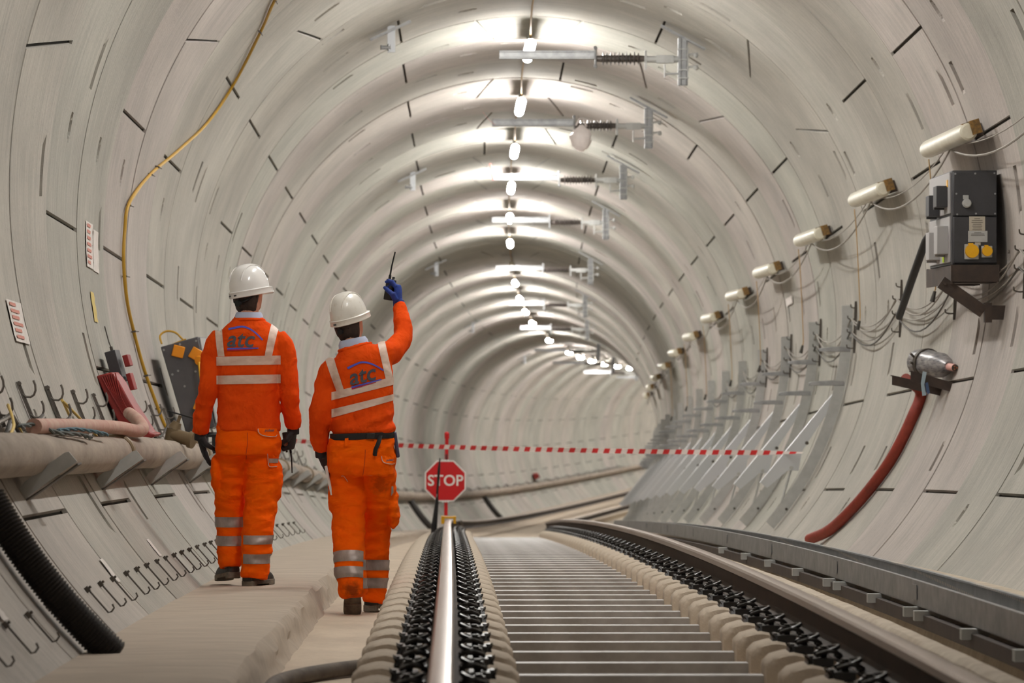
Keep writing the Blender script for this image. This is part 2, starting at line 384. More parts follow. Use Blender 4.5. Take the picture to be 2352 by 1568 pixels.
sweep('trim_2', [(1.045, -2.37), (1.05, -2.28, .2), (1.06, -2.20, .4), (1.07, -2.155, .5), (1.085, -2.14, .5), (1.13, -2.135, .3), (1.15, -2.15, .3), (1.17, -2.28), (1.42, -2.28), (1.44, -2.20), (1.8, -2.16), (2.6, -2.15)], M['bench'], 'concrete bench under the cable tray on the right', wob=.015, seed=9)

# ================================================================ lamps along the crown
def lamp(s, lit, label):
    t = thing('tunnel_lamp', label, 'lamp', tm(s, .035, 2.9), 'tubular lamps along the crown')
    b = MB(); A_ = [R(18 + 144 * i / 16) for i in range(17)]
    pr = [(.0535 * math.cos(a), .0535 * math.sin(a)) for a in A_] + [(.056 * math.cos(a), .056 * math.sin(a)) for a in A_[::-1]]
    b.loft([[Vector((x, y, z)) for x, z in pr] for y in (-.77, .77)]); b.box((0, -.3, .14), (.03, .03, .14)); b.box((0, .3, .14), (.03, .03, .14)); b.build('reflector', M['galv_dull'], t)
    d = MB(); n = 14
    d.loft([[Vector((.052 * q * math.cos(2 * PI * j / n), y, .052 * q * math.sin(2 * PI * j / n))) for j in range(n)] for y, q in ((-.80, .35), (-.79, .7), (-.76, 1), (.76, 1), (.79, .7), (.80, .35))])
    d.build('diffuser', M['lit'] if lit else M['cream'], t)
    return t
li = 0
for k in range(-8, 32):
    s = 24.92 + 4.8045 * k
    if k in (13, 15): continue
    vis = k >= 2
    lit = k != 8 and k not in (-3, -4)      # two lamps just ahead of the camera are off
    if vis:
        lab = ('unlit tubular lamp in the dark gap of the row of crown lamps' if not lit else ORD[li] + ' lit tubular lamp of the row along the tunnel crown' if li < 15 else 'lit tubular lamp in the distant bend of the crown row')
        if lit: li += 1
    else: lab = ('lit' if lit else 'unlit') + ' tubular lamp of the crown row nearer than the picture shows'
    lamp(s, lit, lab)
cb = MB()
pts = []
s = -14
while s < 160:
    u = ((s - 24.92) / 4.8045) % 1.0
    pts.append(tp(s, .035 + .015 * math.sin(s * 1.3), 3.10 - .16 * 4 * abs(u - .5) * (1 - abs(u - .5)) * .9)); s += .4
cb.tube(pts, .009, 6); tag(cb.build('lighting_cable', M['cord']), 'tan lighting cable strung from lamp to lamp along the crown', 'cable')

# ================================================================ rails and sleepers
def rail(name, x, label, s1=146):
    prof = [(-.070, -.159), (.070, -.159), (.070, -.148), (.022, -.128), (.0085, -.112), (.0085, -.055), (.018, -.045), (.036, -.037), (.036, -.012), (.028, -.002), (.012, 0), (-.012, 0), (-.028, -.002), (-.036, -.012), (-.036, -.037), (-.018, -.045), (-.0085, -.055), (-.0085, -.112), (-.022, -.128), (-.070, -.148)]
    st = list(np.arange(3, 40, .5)) + list(np.arange(40, s1, 1.0)); b = MB()
    cant = lambda s: .05 * min(1, max(0, (s - 45) / 40)) * (1 if x < 0 else -1)
    b.loft([[tp(s, x + p, ZR + q + cant(s)) for p, q in prof] for s in st])
    n = len(prof); b.m = [1 if (i % n) in (7, 8, 9, 10, 11, 12, 13) and i < (len(st) - 1) * n else 0 for i in range(len(b.f))]
    return tag(b.build(name, [M['rail_side'], M['rail_top']], None, True, 30), label, 'rail')
rail('running_rail', XL, 'left running rail with a shiny head, ending at the stop sign clamp')
rail('running_rail', XR, 'right running rail showing its dark brown rusty web')
# one twin-block sleeper, then copies: origin on the track centre line at rail head level
SPC = .668
def make_sleeper():
    t = thing('sleeper', 'concrete twin-block sleeper with a grey steel tie bar, under both running rails', 'sleeper', tm(8.12, -.0545, ZR), 'twin-block sleepers under the rails')
    def block(sg):
        b = MB(); rings = []; L = .305
        N = 22
        for i in range(N + 1):
            u = -1 + 2 * i / N; x = u * L
            e = max(0, abs(u) - .90) / .10
            top = -.172 + .010 * math.cos(u * 9.5) * (abs(u) > .3) - .022 * e * e
            wt = .128 - .014 * e * e; wb = .142 - .004 * e
            rr = .028
            rings.append([Vector((x, -wb, -.40)), Vector((x, -wt - .004, top - rr * 1.5)), Vector((x, -wt + rr * .3, top - rr * .3)), Vector((x, -wt + rr * 1.4, top)), Vector((x, wt - rr * 1.4, top)), Vector((x, wt - rr * .3, top - rr * .3)), Vector((x, wt + .004, top - rr * 1.5)), Vector((x, wb, -.40))])
        b.T = Matrix.Translation((sg * .7535 + sg * .03, 0, 0)); b.loft(rings); return b.build('concrete_block', M['block'], t, True, 50)
    block(-1); block(1)
    b = MB(); b.box((0, -.0, -.300), (1.0, .012, .085)); b.box((0, .035, -.2625), (1.0, .075, .010)); b.build('tie_bar', M['tie'], t)
    for sg in (-1, 1):
        for si in (-1, 1):
            c = MB(); x0 = sg * .7535
            c.T = Matrix.Translation((x0, 0, -.159)) @ Matrix.Scale(si, 4, (1, 0, 0))
            c.box((.125, 0, .004), (.075, .14, .030)); c.box((.168, 0, .008), (.03, .13, .034), None, .5)
            for q in (-1, 1):     # spikes of the guide plate
                c.prism([(.165, q * .05, .018), (.180, q * .038, .026), (.165, q * .026, .018)], (0, 0, -.02), (.008, 0, 0))
            arc = []
            for i in range(15):
                g = R(-150 + 300 * i / 14); arc.append((.108 - .044 * math.cos(g), .058 * math.sin(g), .038 + .020 * math.cos(g * .8)))
            c.tube(arc, .0085, 7)
            for q in (-1, 1): c.tube(spline([(.145, q * .03, .03), (.10, q * .062, .046), (.062, q * .052, .03), (.07, q * .03, .022)], 5), .0085, 7)
            c.cyl((.118, 0, .01), (.118, 0, .06), .013, 8); c.cyl((.118, 0, .045), (.118, 0, .053), .022, 10)
            c.build('rail_clip', M['clip'], t, True, 40)
    return t
sl0 = make_sleeper()
for i in range(1, 60):
    dup(sl0, tm(8.12 + SPC * i, -.0545, ZR))

# ================================================================ cable tray on the right bench
def slotted(m, zc):
    """rows of small slots along a side rail"""
    nt = m.node_tree; N = nt.nodes.new; L = nt.links.new; b = nt.nodes['Principled BSDF']; src = b.inputs['Base Color'].links[0].from_socket
    tc = N('ShaderNodeTexCoord'); sp = N('ShaderNodeSeparateXYZ'); L(tc.outputs['Object'], sp.inputs[0])
    def mth(op, a, v): n = N('ShaderNodeMath'); n.operation = op; L(a, n.inputs[0]); n.inputs[1].default_value = v; return n.outputs[0]
    f = mth('LESS_THAN', mth('FRACT', mth('MULTIPLY', sp.outputs['Y'], 18), 0), .5)
    g = mth('LESS_THAN', mth('ABSOLUTE', mth('SUBTRACT', sp.outputs['Z'], zc), 0), .007)
    k = N('ShaderNodeMath'); k.operation = 'MULTIPLY'; L(f, k.inputs[0]); L(g, k.inputs[1])
    x = N('ShaderNodeMix'); x.data_type = 'RGBA'; L(k.outputs[0], x.inputs['Factor']); L(src, x.inputs[6]); x.inputs[7].default_value = rgb(206, 196, 182) if zc > -2.05 else rgb(70, 66, 60); L(x.outputs[2], b.inputs['Base Color'])
    return m
M['rail_far'] = slotted(mat('slotted_galvanised_far', rgb(168, 170, 172), .5, .2, rgb(140, 142, 144), 6), -2.045)
M['rail_near'] = slotted(mat('slotted_galvanised_near', rgb(186, 184, 178), .5, .2, rgb(160, 158, 152), 6), -2.107)
def tray_len(s0, s1, label, ins=0.0):
    t = thing('cable_tray', label, 'cable tray', tm((s0 + s1) / 2, 0, 0), 'lengths of cable tray on the right bench')
    inv = t.matrix_world.inverted()
    P = lambda s, x, z: inv @ tp(s, x, z)
    n = 7; st = [s0 + (s1 - s0) * i / (n - 1) for i in range(n)]
    def strip(prof, name, m, lab=None):
        b = MB(); b.loft([[P(s, p, q) for p, q in prof] for s in st]); return b.build(name, m, t, True, 30, label=lab)
    xa, xb, z0, z1 = 1.40 + ins, 1.68 - ins, -2.125, -2.005
    strip([(xa, z0), (xb, z0), (xb, z0 + .004), (xa, z0 + .004)], 'tray_base', M['galv'])
    strip([(xa, z0), (xa, z1), (xa + .022, z1), (xa + .022, z1 - .008), (xa + .003, z1 - .008), (xa + .003, z0 + .02), (xa + .022, z0 + .012), (xa + .022, z0)], 'side_rail', M['galv'], 'near side rail')
    strip([(xb, z0), (xb, z1 - .012), (xb - .022, z1 - .012), (xb - .022, z1 - .02), (xb - .003, z1 - .02), (xb - .003, z0)], 'side_rail', M['rail_far'], 'far side rail')
    b = MB(); b.prism([P(s1 - .08, xa - .003, z0 + .03), P(s1 + .06, xa - .003, z0 + .03), P(s1 + .06, xa - .003, z1 - .02), P(s1 - .08, xa - .003, z1 - .02)], (-.003, 0, 0), (0, 0, 0)); b.build('joint_plate', M['galv'], t)
    return t
ss = [9.4, 12.4, 15.6, 18.8, 22.6, 26.2, 29.8, 33.4, 37.0, 41.0, 45.0]
for i in range(len(ss) - 1):
    tray_len(ss[i], ss[i + 1], ORD[i] + ' length of galvanised cable tray with slotted side rails')
def tray_brk():
    t = thing('tray_bracket', '', 'bracket', tm(11.2, 0, 0), 'small brackets under the cable tray')
    b = MB(); b.box((1.42, 0, -2.146), (.05, .012, .032)); b.box((1.54, 0, -2.132), (.28, .04, .008)); b.build('cross_arm', M['galv'], t)
    b = MB(); b.prism([(1.335, 0, -2.127), (1.47, 0, -2.127), (1.435, 0, -2.172), (1.335, 0, -2.172)], (0, -.05, 0), (0, .004, 0)); b.build('foot', M['galv_dull'], t)
    return t
b = MB(); b.loft([[tp(s, x, z) for x, z in ((1.375, -2.148), (1.415, -2.148), (1.415, -2.21), (1.375, -2.21))] for s in np.arange(9.4, 45.5, .6)]); tag(b.build('support_channel', M['brown'], None, True, 30), 'long dark steel channel under the near edge of the cable tray', 'channel')
tb = tray_brk(); k = 0
for s in (11.2, 12.5, 13.8, 15.2, 15.55, 16.9, 18.4, 18.9, 20.6, 22.4, 24.2, 26.2):
    lab = ORD[k] + ' bent steel foot under the cable tray on the right bench'; k += 1
    if s == 11.2: tb['label'] = lab
    else: dup(tb, tm(s), lab)

# ================================================================ overhead support brackets on the right of the crown
def ocs(s, label, x0=-.30, dz=0.0, lit_face=True):
    t = thing('overhead_bracket', label, 'bracket', tm(s, 0, dz), 'insulated arms hanging from the crown')
    g = M['galv']
    a0, a1 = R(66), R(57); b = MB()
    pl = [Vector((3.11 * math.cos(a), 0, 3.11 * math.sin(a) )) for a in (a0, a1)]
    d = (pl[1] - pl[0]).normalized(); nn = Vector((-d.z, 0, d.x))
    b.prism([pl[0], pl[1], pl[1] - nn * .02, pl[0] - nn * .02], (0, -.06, 0), (0, .06, 0)); b.build('base_plate', g, t)
    p = MB(); p.box((1.475, 0, 2.48), (.095, .07, .46)); p.box((1.50, -.045, 2.48), (.012, .02, .44)); p.box((1.445, -.045, 2.48), (.012, .02, .46)); p.build('drop_post', g, t)
    c = MB()
    c.box((1.52, -.05, 2.46), (.012, .012, .30))
    for z in (2.60, 2.50, 2.40, 2.32): c.box((1.475, -.05, z), (.11, .012, .012))
    for z in (2.54, 2.42): c.cyl((1.50, -.03, z), (1.62, -.03, z + .02), .012, 8); c.ball((1.60, -.03, z), .025, 8, 6)
    c.build('post_clamp', M['galv_dull'], t)
    r = MB(); r.cyl((1.10, 0, 2.505), (1.45, 0, 2.505), .032, 12); r.box((1.30, 0, 2.505), (.17, .075, .075)); r.box((1.115, 0, 2.49), (.02, .06, .17)); r.cyl((1.115, 0, 2.42), (1.115, 0, 2.59), .012, 8); r.box((1.30, -.0, 2.39), (.015, .05, .13)); r.cyl((1.3, 0, 2.36), (1.45, 0, 2.37), .012, 8); r.build('root_fitting', M['galv_dull'], t)
    i = MB(); rg = []
    n = 16; x = .64
    prof = [(.64, .03)]
    for q in range(10): x = .69 + q * .038; prof += [(x, .034), (x + .008, .058 if q % 2 else .066), (x + .014, .058 if q % 2 else .066), (x + .02, .034)]
    prof += [(1.10, .03)]
    i.loft([[Vector((px, pr * math.cos(2 * PI * j / n), 2.51 + pr * math.sin(2 * PI * j / n))) for j in range(n)] for px, pr in prof]); i.build('insulator', M['insul'], t, True, 35)
    a = MB(); a.box(((x0 + .62) / 2, 0, 2.545), (.62 - x0, .085, .085)); a.box(((x0 + .62) / 2, -.046, 2.578), (.62 - x0, .012, .018)); a.box(((x0 + .62) / 2, -.046, 2.512), (.62 - x0, .012, .018)); a.build('arm', M['galv_bright'] if lit_face else g, t, bevel=.004)  # light put into the arm colour: paler steel if lit, greyer if shaded
    e = MB(); e.box((.625, 0, 2.53), (.014, .13, .15)); e.cyl((.625, -.06, 2.41), (.625, -.06, 2.62), .011, 8); e.ball((.625, -.06, 2.61), .02, 8, 6); e.ball((.625, -.06, 2.43), .02, 8, 6); e.build('end_flange', g, t)
    return t
M['galv_bright'] = mat('bright_galvanised_steel', rgb(205, 208, 212), .32, .35)
M['insul'] = mat('brown_insulator', rgb(92, 84, 80), .35, 0, rgb(70, 64, 60), 12)
OC = [(32.2, -.31), (37.9, -.31), (44.0, -.27), (50.2, -.25), (59.5, -.23), (69, -.1), (78, -.1), (90, -.26), (100, -.35), (112, -.3), (124, -.3)]
for i, (s, x0) in enumerate(OC):
    o_ = ocs(s, ORD[i] + ' galvanised arm with a ribbed insulator hanging from the crown', x0, 0, i in (2, 5, 6, 7, 8, 9, 10))  # arms listed here get the lit tone, the others the shaded one
    if i in (1, 2, 8):
        r = MB(); q = tp(s - .06, x0 + .01, 2.50)
        if i == 2: r.tube([tp(s - .07, x0 - .02, 2.72), tp(s - .07, x0 - .01, 2.60), tp(s - .07, x0 + .02, 2.50)], .01, 6, True, (.011, .002))
        else: r.tube([tp(s - .07, x0 - .11, 2.66), tp(s - .07, x0 - .05, 2.58), tp(s - .07, x0 + .03, 2.51)], .01, 6, True, (.012, .002))
        tag(r.build('marker_ribbon', M['ribbon']), 'thin red ribbon tied to the free end of the ' + ORD[i] + ' overhead arm', 'ribbon')
bg = MB(); n = 14; rgs = []
for i in range(9):
    z = 2.51 - .30 * i / 8; q = [.02, .05, .095, .115, .12, .118, .105, .08, .03][i]
    rgs.append([tp(37.82 + .5 * q * math.sin(2 * PI * j / n) - .03, .70 + q * math.cos(2 * PI * j / n) * (1 + .14 * math.sin(j * 2.4 + i)), z + .006 * math.sin(j * 3 + i)) for j in range(n)])
bg.loft(rgs); bg.tube([tp(37.78, .64, 2.50), tp(37.80, .68, 2.575), tp(37.85, .73, 2.575), tp(37.80, .76, 2.49)], .012, 6)
tag(bg.build('plastic_bag', M['bag']), 'white plastic bag tied on the insulator of the second overhead arm', 'bag')

# short drop brackets on the left of the crown
def drop(s, label):
    t = thing('drop_bracket', label, 'bracket', tm(s), 'short drop brackets left of the crown')
    b = MB(); pl = [Vector((3.115 * math.cos(R(a)), 0, 3.115 * math.sin(R(a)))) for a in (119, 111)]
    d = (pl[1] - pl[0]).normalized(); nn = Vector((-d.z, 0, d.x))
    b.prism([pl[0] - d * .06, pl[1] - d * .06, pl[1] - nn * .022 - d * .06, pl[0] - nn * .022 - d * .06], (0, -.05, 0), (0, .05, 0)); b.build('base_plate', M['galv'], t)
    p = MB(); p.box((-1.355, 0, 2.70), (.075, .012, .26)); p.box((-1.388, .04, 2.70), (.010, .09, .26)); p.build('drop_plate', M['galv_bright'], t)
    c = MB(); c.cyl((-1.45, -.02, 2.615), (-1.36, -.02, 2.615), .02, 10); c.cyl((-1.45, -.02, 2.595), (-1.45, -.02, 2.64), .012, 8); c.cyl((-1.38, -.02, 2.585), (-1.38, -.02, 2.65), .016, 8); c.build('bolt', M['galv'], t)
    return t
for i, s in enumerate((32.2, 46, 61.7, 80.8, 102)):
    drop(s, ORD[i] + ' short galvanised drop bracket left of the crown')

# ================================================================ unlit tubular lights on the right wall
def wall_light(s, label, cordlen):
    t = thing('bulkhead_light', label, 'light fitting', wm(s, 17.2), 'unlit tubular lights along the right wall')
    ru = Matrix.Rotation(R(-17.2), 4, 'X')
    n = 16; b = MB()
    b.loft([[Vector((y, .068 * q * math.cos(2 * PI * j / n), .16 + .068 * q * math.sin(2 * PI * j / n))) for j in range(n)] for y, q in ((-1.0, .7), (-.985, .92), (-.9, 1), (.9, 1), (.98, .93), (1.0, .75))]); b.build('diffuser', M['cream'], t)
    c = MB(); c.box((-.985, .018, .105), (.08, .10, .07)); c.box((-.94, .05, .15), (.08, .03, .07)); c.build('end_cap', M['rustcap'], t)
    k = MB(); k.box((0, 0, .085), (1.8, .06, .03)); k.box((-.6, 0, .04), (.05, .10, .08)); k.box((.6, 0, .04), (.05, .10, .08)); k.build('backing_tray', M['brown'], t)
    if cordlen:
        inv = t.matrix_world.inverted(); p0 = inv @ (rp(s + .62, 17.2, 2.93) + Vector((0, 0, -.06)))
        wp = [rp(s + .62, 17.2, 2.93) + Vector((0, 0, -.06)), rp(s + .62, 17.2, 2.93) + Vector((.02, 0, -.3)), rp(s + .62, 17.2, 2.93) + Vector((.05, 0, -cordlen + .1)), rp(s + .58, 17.2, 2.93) + Vector((.04, 0, -cordlen))]
        d = MB(); d.tube([inv @ q for q in spline(wp, 6)], .005, 6); d.build('pull_cord', M['cord'], t)
        e = MB(); e.T = inv; e.cyl(wp[-1], wp[-1] + Vector((-.02, 0, -.08)), .012, 8, .02); e.build('cord_knob', M['cabled'], t)
    return t
WL = [24.2, 28.75, 33.5, 38.3, 42.5, 47.3, 52, 56.8, 61.6, 66.4, 71.2, 76]
for i, s in enumerate(WL):
    wall_light(s, ORD[i] + ' unlit cream tubular light on the right wall', 1.05 if i < 8 else 0)
for j, (rr, off, sag) in enumerate(((.008, .02, .42), (.0045, .07, .30))):
    b = MB(); pts = []
    ws = [19.4] + WL
    for i in range(len(ws) - 1):
        for q in range(12):
            u = q / 12; s = ws[i] + (ws[i + 1] - ws[i]) * u
            pts.append(rp(s, 17.2, 3.0) + Vector((0, 0, off - .09 - sag * 4 * u * (1 - u) * .5)))
    b.tube(pts, rr, 6); tag(b.build('link_cable', M['cableg']), ('thicker' if j == 0 else 'thinner') + ' of two grey cables looping from light to light on the right wall', 'cable', 'cables between the right wall lights')

# ================================================================ right wall
# --- site distribution box on its bracket
def screws(b, pts, y, r=.007):
    for x, z in pts: b.cyl((x, y, z), (x, y - .005, z), r, 8)
t = thing('distribution_box', 'dark grey distribution box with two yellow sockets on the right wall bracket', 'electrical box', tm(23.3), None)
b = MB(); b.box((2.905, .56, .253), (.315, 1.08, .665)); b.box((2.905, .005, .42), (.305, .02, .31)); b.box((2.905, .005, .095), (.305, .02, .325)); b.build('cabinet', M['dkgrey'], t, bevel=.006)
b = MB(); screws(b, [(2.765, .56), (2.905, .562), (3.04, .565), (2.772, .42), (3.045, .42), (2.778, .275), (2.91, .28), (3.045, .28)], -.005); b.build('screw', M['galv'], t)
for z0, z1 in ((.285, .575), (-.06, .265)):
    b = MB(); b.box((2.742, .57, (z0 + z1) / 2), (.012, .98, z1 - z0)); o = b.build('side_panel', M['ltpanel'], t, bevel=.003)
for y, z, m, h in ((.25, .41, 'dkgrey', .15), (.62, .36, 'dkgrey', .15), (.22, .10, 'ltpanel', .2), (.62, .07, 'ltpanel', .2)):
    b = MB(); b.box((2.70, y, z), (.085, .16, h)); b.box((2.70, y + .085, z - .01), (.075, .03, h * 1.05)); b.build('switch_cover', M[m], t, bevel=.004)
b = MB(); b.box((2.733, .17, .5), (.004, .06, .05)); b.build('warning_label', M['yellow'], t)
b = MB(); b.box((2.733, .35, -.03), (.004, .07, .045)); b.build('warning_label', M['green'], t, label='lime green label')
b = MB(); b.cyl((2.843, 0, .352), (2.843, -.03, .352), .032, 20); b.cyl((2.843, -.03, .352), (2.843, -.05, .352), .026, 20); b.box((2.838, -.006, .395), (.04, .012, .03)); b.build('rotary_switch', M['galv_dull'], t, bevel=.002)
for x, z, w_, h, m in ((2.918, .210, .112, .10, 'plate'), (2.922, .120, .136, .078, 'galv_dull')):
    b = MB(); b.box((x, -.008, z), (w_, .006, h)); o = b.build('rating_plate', M[m], t)
    for q in range(7 if h > .09 else 3):
        l = MB(); ww = w_ * (.8 if q else .4); l.box((x - (w_ * .8 - ww) / 2 * (q > 0), -.0116, z + h * .42 - (q + .6) * h * .13), (ww * (1 - .35 * hsh(q, 3)), .001, .0035)); l.build('print_line', M['ink'], o)
b = MB(); b.box((2.922, -.008, .068), (.04, .006, .02)); b.build('rating_plate', M['plate'], t)
for x, z, r_ in ((2.878, .016, .049), (2.985, .016, .037)):
    b = MB(); b.box((x, -.012, z - .004), (r_ * 2.05, .02, r_ * 2.2)); o = b.build('socket', M['galv_dull'], t, bevel=.004)
    c = MB(); c.cyl((x, -.02, z), (x, -.05, z), r_, 26, r_ * .96); c.box((x - r_ * .2, -.035, z + r_), (r_ * .7, .025, r_ * .25)); c.build('socket_cap', M['yellow'], o, label='yellow cap')
b = MB(); b.box((2.735, .56, -.15), (.012, 1.2, .13)); b.box((2.90, -.03, -.14), (.34, .012, .12)); b.box((2.90, 1.15, -.14), (.34, .012, .12)); b.box((2.90, .25, -.20), (.34, .35, .008)); b.box((2.90, .95, -.20), (.34, .3, .008)); b.build('support_tray', M['brown'], t)
b = MB(); d = Vector((.30, 0, -.205)).normalized(); nn = Vector((-d.z, 0, d.x)) * .045
b.prism([Vector((2.665, 0, -.20)) - nn, Vector((2.665, 0, -.20)) + nn, Vector((2.965, 0, -.41)) + nn, Vector((2.965, 0, -.41)) - nn], (0, .0, 0), (0, .02, 0))
b.box((3.0, .03, -.415), (.05, .06, .14)); b.cyl((2.69, 0, -.21), (2.69, -.015, -.21), .014, 10); b.cyl((2.95, 0, -.395), (2.95, -.015, -.395), .014, 10); b.box((3.07, .03, -.415), (.10, .05, .10)); b.build('brace', M['brown'], t)
b = MB(); b.tube([tp(24.45, 2.74, .215), tp(24.6, 2.74, .17), tp(25.7, 2.80, -.03), tp(27.0, 2.875, -.265)], [.018, .030, .032, .030], 12); tag(b.build('cable_sleeve', M['blackmatt']), 'black sleeve slanting from the grey distribution box down to the wall hooks', 'sleeve')

# --- hook racks and the loops of cable on them
def jhook(b, y, L, up, r=.006): b.tube(spline([(0, y, .012), (0, y - .004, L * .6), (0, y + .004, L), (0, y + up, L + .006)], 5), r, 7)
def rack_right(s, label):
    t = thing('hook_rack', label, 'hook rack', wm(s, -2), 'hook racks on the right wall')
    b = MB(); b.box((0, .0, .010), (.03, .50, .008)); b.box((.0, .0, .018), (.006, .50, .02)); b.build('back_bar', M['hookd'], t)
    for y in (.19, .08, -.05, -.20):
        h = MB(); jhook(h, y, .085 if y < .1 else .06, .03); h.build('hook', M['hookd'], t)
    return t
RS = [19.4, 22.5, 25.6, 28.7, 31.95, 35.0, 38.1, 41.1]
for i, s in enumerate(RS): rack_right(s, ORD[i] + ' rack of small dark hooks on the right wall' if i else 'rack of small dark hooks at the right edge, nearest of its row')
for j, (ph, sg, rr, lb) in enumerate(((.08, .28, .006, 'uppermost'), (.08, .40, .007, 'second'), (-.05, .24, .006, 'third'), (-.05, .36, .007, 'lowest'))):
    pts = []; ws = [18.0] + RS + [44.2, 47.2, 50.3]
    for i in range(len(ws) - 1):
        g = sg * (.8 + .4 * hsh(i, j))
        for q in range(10):
            u = q / 10; s = ws[i] + (ws[i + 1] - ws[i]) * u; y = ph - g * 4 * u * (1 - u) * .55
            pts.append((wm(s, -2) @ Vector((0, y + .004 * j, .05 + .01 * (j % 2)))))
    b = MB(); b.tube(pts, rr, 6); tag(b.build('looped_cable', M['cableg' if j != 3 else 'cabled']), lb + ' of the four thin cables looping between the right wall hooks', 'cable', 'cables on the right wall hooks')

# --- cut pipe end on an angle bracket, with the red hose below it
t = thing('pipe_stub', 'tape-wrapped pipe end with a pink cable sheath sticking out, on the right wall', 'pipe', tm(25.2) @ Matrix.Translation((2.985, -.08, -.735)) @ Matrix.Scale(.80, 4) @ Matrix.Translation((-2.985, .08, .735)))
n = 20
def ringc(c, r_, ax, wv=0): 
    ax = Vector(ax).normalized(); a = ax.cross(Vector((0, 0, 1))).normalized(); e = ax.cross(a)
    return [Vector(c) + (a * math.cos(2 * PI * j / n) + e * math.sin(2 * PI * j / n)) * r_ * (1 + wv * math.sin(j * 2.7 + c[1] * 40)) for j in range(n)]
ax = (.28, -.95, -.08)
b = MB(); b.loft([ringc((2.80 + .28 * q, .55 - .95 * q, -.69 - .06 * q), r_, ax, w_) for q, r_, w_ in ((0, .125, .0), (.12, .13, .05), (.3, .128, .03), (.42, .118, .05), (.5, .122, .04), (.58, .10, .03), (.66, .07, .05), (.70, .05, .03))]); b.build('wrapping', M['wrap'], t, True, 60)
b = MB(); b.cyl((2.985, -.08, -.732), (3.03, -.25, -.745), .036, 16); o = b.build('cable_sheath', M['pinkend'], t)
c = MB(); c.cyl((3.03, -.248, -.745), (3.031, -.254, -.745), .034, 16); o2 = c.build('cut_face', M['cabled'], t)
for q in range(3):
    c = MB(); a = q * 2.1; c.cyl((3.031 + .015 * math.cos(a), -.25, -.745 + .015 * math.sin(a)), (3.033 + .015 * math.cos(a), -.262, -.745 + .015 * math.sin(a)), .008, 8); c.build('copper_core', M['copper'], o2)
b = MB(); b.loft([ringc((2.845 + .28 * q, .40 - .95 * q, -.70), r_, ax) for q, r_ in ((0, .128), (0, .142), (.06, .142), (.06, .128))]); 
for a in (-.6, .1): b.cyl((2.74, .36, -.66 + a * .1), (2.69, .33, -.62 + a * .12), .012, 8)
b.build('pipe_clamp', M['hookd'], t)
t = thing('angle_bracket', 'pair of rusty steel angles carrying the wrapped pipe end on the right wall', 'bracket', tm(25.2))
for y, zz, x0 in ((-.12, 0, 2.70), (.34, -.035, 2.62)):
    b = MB(); p0 = Vector((x0, y, -.765 + zz)); p1 = Vector((3.06, y, -.865 + zz)); dn = Vector((0, 0, -.075))
    b.prism([p0, p1, p1 + dn, p0 + dn], (0, -.004, 0), (0, .004, 0)); b.prism([p0, p1, p1 + Vector((0, 0, -.008)), p0 + Vector((0, 0, -.008))], (0, -.0, 0), (0, .09, 0)); b.build('steel_angle', M['brown'], t)
b = MB(); b.box((3.045, .1, -.90), (.03, .75, .06)); b.build('wall_plate', M['brown'], t)
b = MB(); b.prism([(2.79, -.13, -.77), (2.82, -.13, -.775), (2.80, -.135, -.87), (2.815, -.14, -.95), (2.785, -.14, -.955), (2.775, -.135, -.86)], (0, 0, 0), (0, -.004, 0)); o = b.build('cloth_strip', M['paletag'])
o.matrix_world = tm(25.2); tag(o, 'pale blue cloth strip tied round the angle bracket at the red hose top', 'cloth strip')
b = MB(); b.prism([(2.805, -.15, -.86), (2.825, -.15, -.85), (2.84, -.155, -.93), (2.825, -.155, -.945), (2.815, -.155, -.925)], (0, 0, 0), (0, -.004, 0)); o = b.build('cloth_strip', M['bluetag'])
o.matrix_world = tm(25.2); tag(o, 'navy cloth strip beside the pale blue strip on the angle bracket', 'cloth strip')
hp = [(26.1, 2.80, -.80), (26.2, 2.86, -.86)]
pts = [tp(*hp[0])] + [rp(s, a, 3.085) for s, a in ((26.3, -17), (26.3, -21), (26.4, -26.5), (26.6, -31), (26.9, -36), (27.3, -40.5))] + [tp(27.7, 2.22, -2.09)]
b = MB(); b.tube(spline(pts, 8), .046, 14); tag(b.build('red_hose', M['redhose']), 'red rubber hose hanging down the right wall to the cable tray', 'hose')

